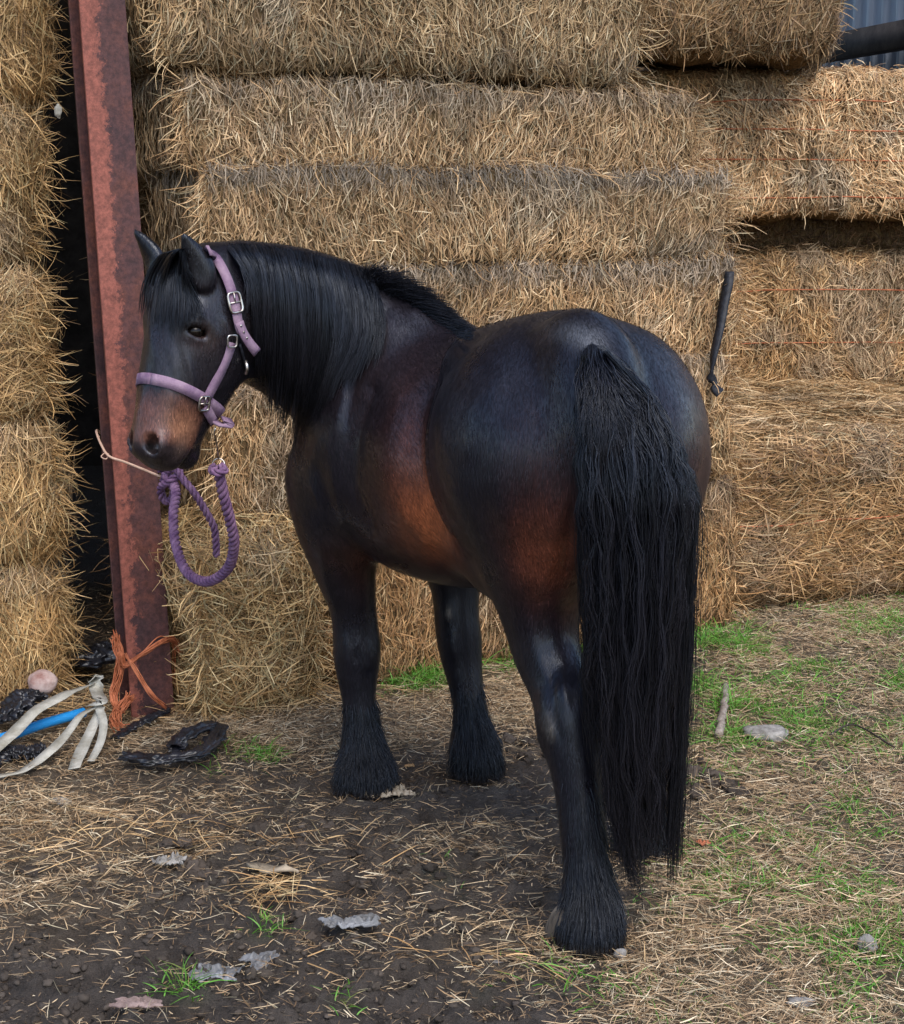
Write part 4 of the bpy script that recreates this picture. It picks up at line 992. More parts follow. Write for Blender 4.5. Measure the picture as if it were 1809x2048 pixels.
# --- feathers on the legs
def feather(n, spine, r_leg, r_bell, groundc, back, z0, parent, len_=(.10, .2), K=9, flare=1.0):
    """spine: world points of the leg axis from knee or hock down ; hair leaves the leg, hangs, and spreads over the hoof"""
    C = catmull(spine, 40); zt_ = C[0, 2]; zb = C[-1, 2]
    w = rng.random(n)**.75
    a = rng.vonmises(math.atan2(back[1], back[0]), .9, n)
    zr = zt_+(zb-zt_)*w
    idx = np.argsort(C[:, 2])
    cx = np.interp(zr, C[idx, 2], C[idx, 0]); cy = np.interp(zr, C[idx, 2], C[idx, 1])
    rr = np.interp(zr, [0, .08, .16, .3, .5], [r_leg*1.3, r_leg*1.2, r_leg*.95, r_leg*.85, r_leg*.95])
    bk = .5+.5*np.cos(a-math.atan2(back[1], back[0]))
    Lh = rng.uniform(*len_, n)*(.35+.65*bk)*(.7+.5*w)
    t = np.linspace(0, 1, K)[None]
    z = np.maximum(zr[:, None]-Lh[:, None]*t, .004+.012*rng.random((n, 1))+.0*t)
    cxx = np.interp(z.ravel(), C[idx, 2], C[idx, 0]).reshape(z.shape); cyy = np.interp(z.ravel(), C[idx, 2], C[idx, 1]).reshape(z.shape)
    kz = ss(.02, .0, z)*0
    cxx = cxx+(groundc[0]-cxx)*ss(.12, 0, z)*.6; cyy = cyy+(groundc[1]-cyy)*ss(.12, 0, z)*.6
    bell = r_leg+(r_bell*(.72+.38*bk[:, None])-r_leg)*np.interp(z, [0, .04, .08, .13, .20], [1.0, 1.06, .90, .45, .10])
    own = rr[:, None]+(np.maximum(bell, rr[:, None]*.96)-rr[:, None])*ss(0, .75, t)*flare
    own = own*(.90+.16*rng.random((n, 1)))+rng.normal(0, .007, (n, 1))*t
    lka = np.round(a*6+zr*14)/6-zr*14/6; aa = (a+(lka-a)*.75)[:, None]*t+a[:, None]*(1-t)+rng.normal(0, .10, (n, 1))*t+np.sin(t*5+a[:, None]*30)*.03
    dwn = (back[0]*.012*bk[:, None]*t, back[1]*.012*bk[:, None]*t)
    pth = np.stack([cxx+own*np.cos(aa)+dwn[0], cyy+own*np.sin(aa)+dwn[1], z], -1)
    c_ = hair_cols(n, K, (.0055, .0058, .0080), .5, (1.5, 1.35, 1.2))
    lo_ = ss(.035, .0, pth[..., 2])[..., None]*rng.random((n, 1, 1)); c_ = c_*(1-.6*lo_)+.6*lo_*np.array([.09, .065, .045])
    add_hair('feather', pth, .0011, parent, c_, .2)
feather(5200, [W(1152, 1500, 3.73), W(1158, 1560, 3.715), W(1167, 1650, 3.70), W(1176, 1740, 3.685), W(1180, 1800, 3.67), HL+np.array([0, 0, .02])], .040, .079, HL, (.12, -1), .5, horse, (.09, .22))
feather(3000, [W(1284, 1500, 4.20), W(1284, 1575, 4.20), W(1284, 1648, 4.20), HR+np.array([0, 0, .02])], .040, .070, HR, (0, -1), .4, horse, (.09, .2))
feather(4200, [W(716, 1370, 4.69), W(718, 1400, 4.68), W(722, 1460, 4.675), W(724, 1510, 4.67), FL+np.array([0, 0, .02])], .042, .093, FL, (.55, -.8), .3, horse, (.09, .20))
feather(3800, [W(922, 1335, 4.83), W(932, 1370, 4.815), W(941, 1440, 4.80), W(945, 1490, 4.79), FR+np.array([0, 0, .02])], .042, .080, FR, (.5, -.8), .3, horse, (.09, .19))

# ------------------------------------------------------------------ head collar
def skin(px, py, lift=.004):
    h_, n_ = cast(px, py)
    if h_ is None: return None
    return h_+n_*lift, n_
def strap_geo(g, pts, nrmls, w, th, m=0):
    P_ = np.asarray(pts); Nn = nrm(np.asarray(nrmls)); T = nrm(np.gradient(P_, axis=0)); S_ = nrm(np.cross(T, Nn)); Nn = nrm(np.cross(S_, T))
    n_ = len(P_); c = [(-.5, 0), (.5, 0), (.5, 1), (-.5, 1)]
    V = np.stack([P_+S_*w*a+Nn*th*b for a, b in c], 1).reshape(-1, 3); i = np.arange(n_*4).reshape(n_, 4)
    Q = np.stack([i[:-1], np.roll(i, -1, 1)[:-1], np.roll(i, -1, 1)[1:], i[1:]], -1).reshape(-1, 4)
    g.add(V, np.vstack([Q, [[0, 3, 2, 1]], [i[-1]]]), None, m)
def px_path(pts, n=30, lift=.004, fill=None):
    C = catmull(pts, n); out = []; nn = []; last = None
    for q in C:
        r_ = skin(q[0], q[1], lift)
        if r_ is None:
            if last is None: continue
            Y_ = last[0][1]; r_ = (W(q[0], q[1], Y_), last[1])
        out.append(r_[0]); nn.append(r_[1]); last = r_
    out = np.array(out); nn = np.array(nn)
    for _ in range(3):
        out[1:-1] = (out[:-2]+2*out[1:-1]+out[2:])/4; nn[1:-1] = nn[:-2]+2*nn[1:-1]+nn[2:]
        nn = nrm(nn)
    return out, nn
def surf(s, th, lift=.004):
    c = H(s, .095, 0); d = u_*math.cos(th)+l_*math.sin(th)
    h_, n_, i_, di = BV.ray_cast(Vector(tuple(c+d*.17)), Vector(tuple(-d)))
    if h_ is None: return c+d*.08, d
    h_ = np.array(h_); n_ = np.array(n_)
    return h_+n_*lift, n_
col_ = empty('head_collar', H(.35, .02, 0)); tag(col_, 'faded purple webbing head collar worn on the head of the horse', 'head collar')
g = Geo(); th_ = np.linspace(0, 2*np.pi, 60)
res = [surf(.335+.040*(1-math.cos(t))/2, t+.15, .003) for t in th_]; P_ = np.array([r[0] for r in res]); N_ = np.array([r[1] for r in res])
for _ in range(4):
    P_[1:-1] = (P_[:-2]+2*P_[1:-1]+P_[2:])/4; N_[1:-1] = nrm(N_[:-2]+2*N_[1:-1]+N_[2:])
P_[0] = P_[-1] = (P_[0]+P_[-1])/2
strap_geo(g, P_, N_, .028, .004); g.build('noseband', M['web'], col_)
NBP = P_
def near_nb(th): return NBP[int(th/(2*np.pi)*59)]
p1, n1 = px_path([(410, 505), (428, 520), (446, 552), (458, 585), (466, 620), (471, 655), (482, 680), (500, 698)], 34, .013)
g = Geo(); strap_geo(g, p1[:26], n1[:26], .026, .004)
far = np.array([p1[0], HO-u_*.10-f_*.03-l_*.01, surf(.04, -1.2)[0], surf(.12, -1.4)[0], surf(.22, -1.6)[0]]); farn = np.array([n1[0], u_-f_, -l_+u_*.4, -l_, -l_])
strap_geo(g, catmull(far, 20), catmull(farn, 20), .026, .004); g.build('crown_strap', M['web'], col_)
g = Geo(); pe = p1[22:].copy(); ne = n1[22:]
pe = pe+ne*np.linspace(.004, .012, len(pe))[:, None]; strap_geo(g, pe, ne, .026, .004)
for k in (1, 3, 5):
    if k < len(pe)-1:
        q = pe[k]+ne[k]*.005; V, Q = tube([q, q+ne[k]*.0015], .0032, 8); g.add(V, Q, None, 1)
g.build('strap_end', [M['web'], M['metal']], col_)
p2, n2 = px_path([(462, 684), (452, 715), (436, 750), (412, 795)], 20)
g = Geo(); strap_geo(g, p2, n2, .025, .004); g.build('cheek_strap', M['web'], col_)
farc = np.array([surf(.22, -1.6)[0], surf(.30, -1.6)[0], surf(.37, -1.6)[0]]); g = Geo(); strap_geo(g, catmull(farc, 10), np.tile(-l_, (10, 1)), .025, .004); g.build('cheek_strap', M['web'], col_)
def frame(c, n_, up_, w, h, r, name, par, bar=True):
    n_ = nrm(n_); up_ = nrm(up_-n_*np.dot(up_, n_)); s_ = np.cross(up_, n_)
    t = np.linspace(0, 2*np.pi, 40); sx = np.sign(np.cos(t))*np.abs(np.cos(t))**.45; sy = np.sign(np.sin(t))*np.abs(np.sin(t))**.45
    P_ = c+np.outer(sx*w/2, s_)+np.outer(sy*h/2, up_)+n_*.007
    g = Geo(); g.add(*tube(P_, r, 8, False))
    if bar: g.add(*tube([c-s_*w/2+n_*.007, c+s_*w/2+n_*.007], r*.7, 6)); g.add(*tube([c+n_*.008, c+up_*h/2+n_*.010], r*.6, 6))
    return g.build(name, M['metal'], par, True)
kb = int(np.argmin(np.abs(proj(p1)[1]-602))); qb, nb_ = p1[kb]-n1[kb]*.001, n1[kb]; frame(qb, nb_, p1[16]-p1[20], .036, .050, .0032, 'buckle', col_)
qb, nb_ = skin(458, 680, .008); frame(qb+nb_*.002, nb_, UPZ, .026, .030, .0026, 'ring', col_, False)
qb, nb_ = skin(404, 805, .004); frame(qb, nb_, UPZ*.8+l_*.5, .030, .036, .0034, 'square_ring', col_, True)
p3, n3 = px_path([(408, 812), (416, 828), (424, 842)], 10); g = Geo(); strap_geo(g, p3, n3, .026, .005); 
e0 = p3[-1]; pl = catmull([e0, e0+n3[-1]*.008+np.array([.012, 0, -.006]), e0+np.array([.03, .0, -.004])+n3[-1]*.010, e0+np.array([.028, .02, .005])], 12)
strap_geo(g, pl, np.tile(n3[-1]*.5+UPZ, (12, 1)), .030, .006); g.build('chin_strap', M['web'], col_)
p4, n4 = px_path([(476, 688), (484, 715), (492, 742)], 10, .006); g = Geo(); g.add(*tube(p4, .0045, 6)); g.build('throat_strap', M['strap_black'], col_)
g = Geo(); q = p4[5]+n4[5]*.004; g.add(*tube([q, q-UPZ*.02+l_*.006, q-UPZ*.035], .005, 7)); g.build('snap_clip', M['metal'], col_)

# ------------------------------------------------------------------ lead rope
rope = empty('lead_rope', W(437, 930, 4.28)); tag(rope, 'chunky twisted purple lead rope hanging in a loop from knot to chin', 'rope')
def twist(path, r, n, turns_per_m=17):
    n = int(n*1.6); C0 = catmull(path, 400); l0 = np.concatenate([[0], np.cumsum(np.linalg.norm(np.diff(C0, axis=0), axis=1))]); C = np.stack([np.interp(np.linspace(0, l0[-1], n), l0, C0[:, a]) for a in range(3)], -1); Ls = np.concatenate([[0], np.cumsum(np.linalg.norm(np.diff(C, axis=0), axis=1))]); T = nrm(np.gradient(C, axis=0))
    a = np.cross(T[0], [0, 1, .2]); a /= np.linalg.norm(a); g = Geo(); A_ = []
    for i in range(n):
        a = a-T[i]*np.dot(a, T[i]); a /= np.linalg.norm(a); A_.append(a.copy())
    A_ = np.array(A_); B_ = np.cross(T, A_)
    for k in range(3):
        ph = 2*np.pi*(Ls*turns_per_m+k/3)
        g.add(*tube(C+(A_*np.cos(ph)[:, None]+B_*np.sin(ph)[:, None])*r*.55, r*.50, 7))
    return g
def PP(l): return [W(*q) for q in l]
g = twist(PP([(437, 938, 4.28), (446, 985, 4.31), (460, 1040, 4.36), (468, 1090, 4.42), (455, 1138, 4.52), (415, 1163, 4.62), (375, 1145, 4.72), (352, 1090, 4.82), (347, 1030, 4.90), (352, 988, 4.98), (345, 962, 5.06), (330, 950, 5.12)]), .0145, 520)
g.build('rope', M['rope'], rope, True)
g = twist(PP([(326, 962, 5.10), (334, 944, 5.06), (352, 938, 5.03), (366, 958, 5.02), (388, 985, 5.02), (410, 1020, 5.03), (428, 1055, 5.05), (432, 1085, 5.06), (433, 1112, 5.07)]), .0115, 260); g.build('rope', M['rope'], rope, True)
g = twist(PP([(318, 938, 5.10), (345, 932, 5.06), (360, 945, 5.05), (340, 962, 5.03), (322, 975, 5.07), (328, 1000, 5.09), (344, 998, 5.08), (346, 975, 5.04), (330, 950, 5.06)]), .0125, 300); g.build('knot', M['rope'], rope, True)
g = Geo(); c = W(437, 930, 4.28); t = np.linspace(0, 2*np.pi, 30); g.add(*tube(c+np.outer(np.cos(t)*.016, [1, 0, 0])+np.outer(np.sin(t)*.016, [0, .3, 1]), .0022, 6, False)); g.build('ring', M['metal'], rope, True)
g = Geo(); g.add(*tube(PP([(431, 856, 4.20), (428, 868, 4.21), (433, 885, 4.23), (436, 905, 4.26), (437, 918, 4.28)]), .0022, 6)); g.build('snap_hook', M['metal'], rope, True)
g = twist(PP([(432, 930, 4.28), (424, 940, 4.275), (436, 946, 4.265), (450, 940, 4.275), (440, 930, 4.28)]), .0105, 80); g.build('rope_end', M['rope'], rope, True)
# string round the post
g = Geo(); cpts = PP([(316, 925, 5.56), (260, 905, 5.62), (205, 868, 5.52), (193, 862, 5.42), (202, 888, 5.34), (218, 912, 5.30), (250, 924, 5.26), (285, 938, 5.20), (322, 953, 5.10), (332, 952, 5.08)])
C = catmull(cpts, 90); g.add(*tube(C, .0040, 7)); g.add(*tube(C+rng.normal(0, .0016, C.shape), .0022, 5)); g.add(*tube(catmull([C[46], C[46]+np.array([-.012, -.01, -.012]), C[46]+np.array([.004, -.01, -.02]), C[46]+np.array([.01, 0, -.004])], 12), .002, 5))
tag(g.build('string', M['pale_string'], None, True), 'pale pink baler string looped round the rusty post', 'string')

# ------------------------------------------------------------------ litter round the post
def flat_strip(pts, w, th=.002, twist_=0.0, n=50, wob=.004):
    C = catmull(pts, n); C = C+np.stack([vnoise(C, 9, 1), vnoise(C, 9, 2), np.abs(vnoise(C, 14, 3))], -1)*wob
    T = nrm(np.gradient(C, axis=0)); S_ = nrm(np.cross(T, UPZ)); g = Geo(); a = twist_*np.linspace(0, 1, n)+.5*vnoise(C, 5, 4)
    Nn = np.cross(S_, T); N2 = Nn*np.cos(a)[:, None]+S_*np.sin(a)[:, None]
    strap_geo(g, C, N2, 1.0, 1.0); V = g.V[0].reshape(n, 4, 3); 
    wv = w*(1+.15*vnoise(C, 12, 6)); S2 = nrm(np.cross(T, N2))
    for j, (u_s, b_) in enumerate(((-.5, 0), (.5, 0), (.5, 1), (-.5, 1))): V[:, j] = C+S2*(wv*u_s)[:, None]+N2*th*b_
    g.V[0] = V.reshape(-1, 3); return g
def GP(l): return [G(a, b, z) for a, b, z in l]
gs = 'pale straps trailing from the foot of the post'
tag(flat_strip(GP([(-60, 1545, .03), (20, 1475, .06), (70, 1425, .10), (130, 1390, .12), (180, 1370, .12)]), .045).build('strap', M['white_strap']), 'widest dirty white strap, running up to the post above the blue pipe', 'strap', gs)
tag(flat_strip(GP([(-60, 1560, .012), (30, 1548, .02), (70, 1528, .02), (125, 1480, .05), (165, 1430, .09), (200, 1412, .10)]), .032).build('strap', M['white_strap']), 'long thin off white strap curling lowest on the left', 'strap', gs)
tag(flat_strip(GP([(150, 1538, .015), (168, 1495, .03), (188, 1450, .06), (202, 1415, .10)]), .036).build('strap', M['white_strap']), 'short pale strap hanging down just left of the orange twine', 'strap', gs)
tag(flat_strip(GP([(184, 1525, .01), (204, 1480, .04), (206, 1440, .08), (192, 1405, .11)]), .026).build('strap', M['white_strap']), 'narrow curved pale strap nearest the orange twine', 'strap', gs)
tag(flat_strip(GP([(178, 1365, .13), (196, 1352, .15), (190, 1380, .11), (200, 1402, .12), (180, 1410, .10)]), .05).build('strap', M['white_strap']), 'crumpled knot where the pale straps meet beside the post', 'strap', gs)
g = Geo(); C = catmull(GP([(-90, 1500, .035), (0, 1478, .035), (90, 1447, .045), (168, 1425, .05)]), 30); g.add(*tube(C, .016, 16, False)); g.add(*tube(C, .0125, 16, False)[:1] if False else tube(C[::-1], .0125, 16, False))
tag(g.build('water_pipe', M['blue'], None, True), 'bright blue plastic water pipe lying under a white strap', 'pipe')
def lumpy(c, r, seed, amp=.25, n=18, flatb=.0, fs=3.0):
    th = np.linspace(0, 2*np.pi, n*2, endpoint=False); ph = np.linspace(-np.pi/2, np.pi/2, n)
    D = np.array([[math.cos(p)*math.cos(t), math.cos(p)*math.sin(t), math.sin(p)] for p in ph for t in th])
    k = 1+amp*fbm(D+seed, fs/2, seed, 3); V = D*np.asarray(r)*k[:, None]
    i = np.arange(n*n*2).reshape(n, n*2); Q = np.stack([i[:-1], np.roll(i, -1, 1)[:-1], np.roll(i, -1, 1)[1:], i[1:]], -1).reshape(-1, 4)
    return V+c, Q
def stone(px, py, r, mat, label, cat='stone', seed=1, smooth=False, name='stone', amp=.45):
    c = G(px, py); c[2] = r[2]*.55; g = Geo(); g.add(*lumpy(c, r, seed, amp)); return tag(g.build(name, M[mat], None, smooth), label, cat)
g = Geo(); g.add(*lumpy(W(84, 1366, 5.36), (.050, .045, .040), 3, .2)); tag(g.build('stone', M['pink_stone'], None, True), 'pinkish white rounded stone at the foot of the left stack', 'stone')
stone(1530, 1475, (.075, .05, .025), 'stone', 'flat pale grey stone in the grass at the right', seed=4)
stone(1735, 1900, (.022, .022, .022), 'stone', 'small rough grey stone near the bottom right corner', seed=5)
stone(1240, 1915, (.015, .013, .013), 'stone', 'small pale stone just right of the hind hoof', seed=6)
stone(988, 1932, (.024, .012, .007), 'stone', 'small white flat stone on the mud near the bottom edge', seed=7)
stone(120, 1610, (.03, .02, .012), 'stone', 'low dusty stone in the straw at the left', seed=8)
stone(1600, 2010, (.028, .016, .010), 'stone', 'flat stone in thin grass at the bottom right', seed=12)
def sheet(px, py, w, h, hgt, seed, mat, label, cat, rot=0, name='plastic_scrap', n=44, outl=.35, res=7, z0=.004):
    """a crumpled sheet lying on the ground"""
    u, v = np.meshgrid(np.linspace(-1, 1, n), np.linspace(-1, 1, n), indexing='ij'); th = np.arctan2(v, u)
    q = np.stack([u, v, u*0+seed], -1); rr = 1+outl*vnoise(np.stack([np.cos(th), np.sin(th), th*0+seed], -1), 1.8, seed)
    x = u*rr*w/2+.12*w*vnoise(q, 2, seed+1); y = v*rr*h/2+.12*h*vnoise(q, 2, seed+2)
    z = (np.abs(fbm(q, res*.35, seed+3, 4))*1.7+.2*vnoise(q, 8, seed))*hgt*(1-.5*np.maximum(np.abs(u), np.abs(v))**3)
    c = G(px, py); c[2] = ground_full(c[None])[0]+.008; R_ = Rz(rot); V = np.stack([x, y, np.maximum(z, 0)+z0], -1).reshape(-1, 3)@R_.T+c
    i = np.arange(n*n).reshape(n, n); Q = np.stack([i[:-1, :-1], i[1:, :-1], i[1:, 1:], i[:-1, 1:]], -1).reshape(-1, 4)
    V2 = V-np.array([0, 0, .0018]); e = Geo(); e.add(V, Q); e.add(V2, Q[:, ::-1])
    return tag(e.build(name, M[mat]), label, cat)
def film_loop(pts, w, seed, mat, label, n=110, m=36):
    """gathered plastic film bunched along a curve"""
    C = catmull(pts, n); T = nrm(np.gradient(C, axis=0)); S_ = nrm(np.cross(T, UPZ)); V = []
    th = np.linspace(0, 2*np.pi, m, endpoint=False)
    for k in range(m):
        q = np.stack([np.arange(n)*.12, np.full(n, math.cos(th[k])*1.6), np.full(n, math.sin(th[k])*1.6+seed)], -1)
        r = w*(1+1.0*fbm(q*np.array([1.3, 1, 1]), 1.8, seed, 3))
        V.append(C+S_*(r*math.cos(th[k]))[:, None]*1.3+UPZ*(np.maximum(r*math.sin(th[k])*.7, -.4*w))[:, None])
    V = np.array(V).transpose(1, 0, 2).reshape(-1, 3); i = np.arange(n*m).reshape(n, m)
    Q = np.stack([i[:-1], np.roll(i, -1, 1)[:-1], np.roll(i, -1, 1)[1:], i[1:]], -1).reshape(-1, 4)
    g = Geo(); g.add(V, Q); return tag(g.build('plastic_film', M[mat]), label, 'plastic film')
film_loop(GP([(248, 1512, .03), (290, 1520, .035), (340, 1518, .035), (395, 1508, .04), (428, 1482, .04), (435, 1455, .05), (400, 1458, .06), (362, 1478, .05), (350, 1500, .03)]), .019, 5, 'black_plastic', 'crumpled glossy black plastic film on the straw in front of the post')
film_loop(GP([(228, 1478, .02), (265, 1455, .025), (300, 1437, .03), (335, 1420, .03)]), .012, 6, 'black_plastic', 'thin black plastic strip at the foot of the post')
film_loop(GP([(-40, 1440, .04), (10, 1430, .06), (45, 1400, .09), (62, 1392, .08)]), .032, 7, 'black_plastic', 'torn black plastic beneath the pinkish stone')
film_loop(GP([(-30, 1535, .02), (5, 1510, .02), (60, 1505, .02), (90, 1500, .02)]), .024, 8, 'black_plastic', 'black plastic half buried in straw at the left edge')
film_loop(GP([(160, 1310, .06), (190, 1320, .10), (215, 1300, .12)]), .04, 9, 'black_plastic', 'black plastic bundle in the dark gap left of the post')
sheet(545, 1925, .12, .09, .022, 3, 'grey_plastic', 'torn grey plastic scrap trodden into the mud, middle of three', 'plastic scrap', .4)
sheet(700, 1888, .12, .045, .020, 4, 'grey_plastic', 'torn grey plastic scrap on the mud farthest right', 'plastic scrap', .1)
sheet(430, 1955, .10, .07, .020, 5, 'grey_plastic', 'torn grey plastic scrap on the mud nearest the bottom left', 'plastic scrap', .0)
sheet(275, 2030, .09, .04, .012, 6, 'pink_scrap', 'dusty pink scrap at the bottom edge beside a grass tuft', 'scrap', .0, 'scrap')
sheet(765, 1595, .15, .07, .03, 7, 'bark', 'pale frayed tuft of dry roots beside the front hoof', 'root tuft', .2, 'root_tuft', res=16)
sheet(338, 1745, .07, .035, .03, 9, 'stone', 'flat grey brown clod on the mud left of the curled bark', 'clod', .1, 'clod')
sheet(1408, 1692, .034, .024, .012, 10, 'terracotta', 'small orange terracotta shard right of the tail', 'shard', .3, 'shard')
sheet(820, 640+900, .03, .02, .008, 11, 'leaf', 'tiny dead leaf between the front hooves', 'leaf', .3, 'leaf')
g = flat_strip(GP([(500, 1740, .03), (520, 1742, .022), (545, 1746, .020), (570, 1740, .035), (588, 1745, .022)]), .035, .008, 0, 40, .006); tag(g.build('bark_piece', M['bark']), 'curled pale piece of bark lying on the mud', 'bark')
g = Geo(); C = catmull(GP([(1438, 1470, .02), (1445, 1435, .03), (1450, 1405, .035), (1452, 1370, .04)]), 20); g.add(*tube(C+rng.normal(0, .0015, C.shape), np.linspace(.014, .010, 20), 9)); tag(g.build('wood_stick', M['wood'], None, True), 'weathered grey stick lying in the grass right of the tail', 'stick')
g = Geo(); C = catmull(GP([(1660, 1470, .02), (1710, 1450, .03), (1790, 1495, .02)]), 20); g.add(*tube(C, .003, 5)); tag(g.build('twig', M['darkwood'], None, True), 'thin dark twig in the grass at the right', 'twig')
# orange twine round the post foot
tw = empty('baler_twine', pb+np.array([0, 0, .15])); tag(tw, 'frayed orange baler twine wound round the foot of the rusty post', 'twine')
def fray(pts, n, spread, r=.0016, k=24):
    g = Geo()
    for q in range(n):
        C = catmull(np.array(pts)+rng.normal(0, spread, (len(pts), 3)), k); g.add(*tube(C, r*rng.uniform(.7, 1.4), 4))
    return g
fray(PP([(240, 1305, 5.26), (250, 1330, 5.27), (290, 1305, 5.27), (330, 1280, 5.34), (352, 1285, 5.40), (362, 1310, 5.42)]), 22, .0045).build('twine_wrap', M['orange'], tw)
fray(PP([(252, 1312, 5.26), (270, 1340, 5.25), (300, 1385, 5.24), (330, 1415, 5.28)]), 16, .0035).build('twine_wrap', M['orange'], tw)
fray(PP([(228, 1272, 5.34), (236, 1300, 5.30), (240, 1340, 5.28), (230, 1390, 5.26), (236, 1430, 5.22)]), 30, .008).build('twine_wrap', M['orange'], tw)
fray(PP([(262, 1395, 5.26), (240, 1415, 5.24), (230, 1440, 5.2), (245, 1462, 5.18)]), 34, .010).build('twine_end', M['orange'], tw)
fray(PP([(350, 1285, 5.40), (352, 1320, 5.42), (348, 1370, 5.42)]), 9, .008, .0010).build('twine_end', M['orange'], tw)
# hanging black strap at the corner of the stack
C = np.array(PP([(1462, 545, 6.50), (1450, 620, 6.44), (1434, 690, 6.38), (1426, 745, 6.37), (1424, 775, 6.37), (1438, 790, 6.37)]))
fg = flat_strip(C, .036, .012, 1.0, 60, .008); tag(fg.build('strap', M['strap_black']), 'twisted black plastic strap hanging down the corner of the bale stack', 'strap')
g = Geo(); g.add(*lumpy(W(116, 222, 5.55), (.012, .008, .020), 3, .5)); tag(g.build('scrap', M['white_strap']), 'pale scrap stuck in the left stack high beside the post', 'scrap')

# ------------------------------------------------------------------ loose straw, grass, clods
def scatter(n, dens_fn, xr=(-2.2, 2.6), yr=(2.55, 7.2)):
    x = rng.uniform(*xr, n); y = rng.uniform(*yr, n); P_ = np.stack([x, y, x*0], -1)
    px, py, _ = proj(P_); d = dens_fn(P_, np.clip(px, -700, 2500), py); keep = rng.random(n) < d; P_ = P_[keep]
    P_[:, 2] = ground_full(P_); return P_
def d_straw(P_, px, py):
    s_, g_, m_ = zone(px, py); patch = .55+.9*ss(-.25, .4, fbm(P_, 4.5, 61, 3)); return np.clip((.05+s_)*.95*patch, 0, 1)
P_ = scatter(470000, d_straw)
n = len(P_); a = rng.uniform(0, 2*np.pi, n)*.5+rng.normal(0, .7, n)
D = nrm(np.stack([np.cos(a), np.sin(a)*.8, rng.normal(0, .16, n)], -1))
px, py, _ = proj(P_); s_, g_, m_ = zone(np.clip(px, -700, 2500), py)
hz = rng.random(n)**2*(.008+.022*np.clip(s_, 0, 1)); P_[:, 2] += .005+hz
c_ = straw_cols(n, (.26, .24, .2, .16, .08, .10), (.95, .95, .96))
c_ *= (1-.38*m_*rng.random(n))[:, None]
L_ = np.where(rng.random(n) < .62, rng.uniform(.007, .028, n), rng.uniform(.028, .080, n))*np.interp(s_, [0, .6], [.8, 1.05])*(1+(rng.random(n) < .03))
g = Geo(); straw_geo(g, P_, np.tile(UPZ, (n, 1)), D, L_, rng.uniform(.0010, .0027, n), c_, curve=.05, lift=rng.uniform(-.002, .003, n), K=3)
# a few longer stalks, and the small heap on the mud
sp_ = []
for cx, cy, k, sx, sy in ((560, 1790, 130, .05, .07), (60, 1690, 260, .5, .10), (350, 1420, 500, .25, .08), (460, 1400, 400, .35, .06), (1000, 1935, 40, .2, .05), (150, 1350, 350, .3, .06)):
    c0 = G(cx, cy); sp_.append(c0+np.stack([rng.normal(0, sx, k), rng.normal(0, sy, k), .008+np.abs(rng.normal(0, .018, k))], -1))
Q_ = np.vstack(sp_); n = len(Q_); a = rng.normal(.3, .9, n); D = nrm(np.stack([np.cos(a), np.sin(a), rng.normal(0, .15, n)], -1))
straw_geo(g, Q_, np.tile(UPZ, (n, 1)), D, rng.uniform(.06, .16, n), rng.uniform(.0015, .003, n), straw_cols(n, (.35, .3, .15, .1, .06, .14), (.95, .86, .70)), curve=.04, lift=.004, K=4)
tag(g.build('loose_straw', M['straw'], None, False, (0, 0, 0)), 'loose dry straw scattered over the mud', 'straw', kind='stuff')
def d_grass(P_, px, py):
    s_, g_, m_ = zone(px, py); return np.clip(g_*.42*(.12+1.6*ss(-.12, .38, fbm(P_, 6, 91, 3))), 0, 1)
P_ = scatter(260000, d_grass); n = len(P_)
px, py, _ = proj(P_); _, g_, _ = zone(np.clip(px, -700, 2500), py)
D = nrm(np.stack([rng.normal(0, .5, n), rng.normal(0, .5, n), rng.uniform(.4, 1.2, n)], -1)); L_ = rng.uniform(.022, .066, n)*np.interp(g_, [0, .5, 1.6, 3], [.8, 1, 1.5, 2.3])
t = np.linspace(0, 1, 4)[None, :, None]; pth = P_[:, None]+D[:, None]*L_[:, None, None]*t+np.stack([D[:, 0], D[:, 1], -.6+0*D[:, 0]], -1)[:, None]*L_[:, None, None]*.55*t**2
sd_ = nrm(np.cross(D, rng.normal(size=(n, 3))))[:, None]; V, Q = ribbons(pth, sd_, rng.uniform(.0016, .0034, n)[:, None]*np.array([.8, 1, .7, .15])[None])
gc = np.array([.095, .25, .028])*rng.uniform(.6, 1.35, (n, 1)); yl = rng.random((n, 1)) < .2; gc = np.where(yl, np.array([.17, .20, .05])*rng.uniform(.7, 1.3, (n, 1)), gc)
tag(mk('grass', V, Q, M['grass'], None, np.repeat(gc, 8, 0), False, (0, 0, 0)), 'short green grass growing through the straw', 'grass', kind='stuff')
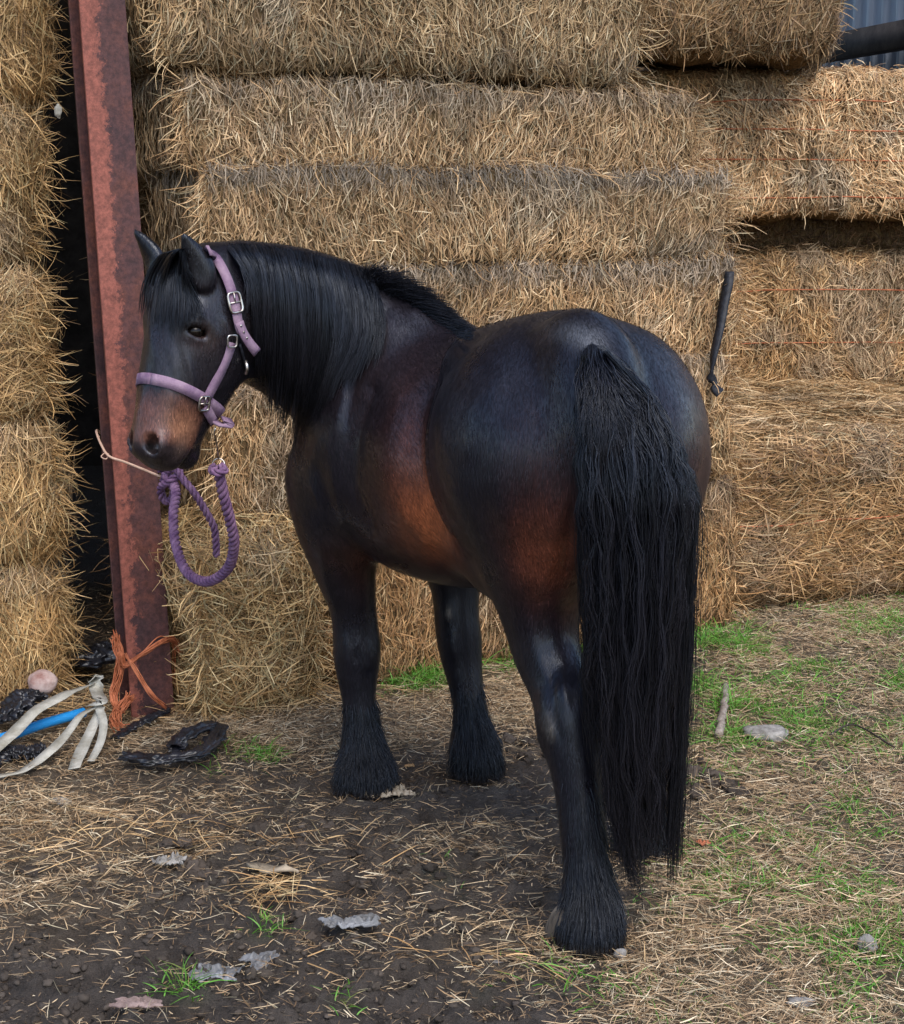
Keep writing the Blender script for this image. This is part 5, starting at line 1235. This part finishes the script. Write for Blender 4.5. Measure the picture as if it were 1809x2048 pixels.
def d_clod(P_, px, py):
    s_, g_, m_ = zone(px, py); return np.clip(m_*ss(0, .4, fbm(P_, 3.5, 15, 2)), 0, 1)*.9
P_ = scatter(22000, d_clod, (-1.6, 1.8), (2.6, 5.4)); g = Geo()
base_, bq = lumpy(np.zeros(3), (1, 1, .7), 1, .0, 5)
for k, p in enumerate(P_):
    r = .0022+.009*rng.random()**5; q = base_*np.array([1, rng.uniform(.6, 1), rng.uniform(.7, 1)])*r*(1+.8*_tab[(np.arange(len(base_))*31+k*977) & 65535][:, None]); g.add(q@Rz(rng.random()*6).T+p+np.array([0, 0, -r*.05]), bq, np.array([.056, .045, .037])*rng.uniform(.6, 1.5))
for k in range(80):
    zx, zy = [((260, 720), (1640, 1720)), ((40, 560), (1735, 1810)), ((560, 760), (1830, 1880)), ((980, 1100), (1460, 1530)), ((1380, 1520), (1530, 1600))][k % 5 if k < 60 else k % 2]
    c = G(rng.uniform(*zx), rng.uniform(*zy)); r = rng.uniform(.012, .038); Vq, Qq = lumpy(np.zeros(3), (r, r*rng.uniform(.6, 1), r*rng.uniform(.4, .7)), k, .75, 15, fs=5)
    Vq = Vq*(1+.22*vnoise(Vq, 110, k)[:, None]+.25*vnoise(Vq, 45, k+3)[:, None]); g.add(Vq@Rz(k).T+c+np.array([0, 0, r*.08]), Qq, np.array([.060, .047, .038])*rng.uniform(.6, 1.4))
for k in range(110):
    c = G(rng.uniform(30, 1120), rng.uniform(1620, 2060)); c[2] = ground_full(c[None])[0]; r = rng.uniform(.006, .018); Vq, Qq = lumpy(np.zeros(3), (r, r*rng.uniform(.6, 1), r*rng.uniform(.5, .8)), k+200, .75, 9, fs=5)
    Vq = Vq*(1+.3*vnoise(Vq, 150, k)[:, None]); g.add(Vq@Rz(k).T+c, Qq, np.array([.046, .037, .030])*rng.uniform(.6, 1.4))
M['clod'] = col_mat('mud_clod', .8, .2, (80, .6, .004, 4))
tag(g.build('mud_clods', M['clod'], None, False, (0, 0, 0)), 'crumbly clods of dark mud', 'clods', kind='stuff')
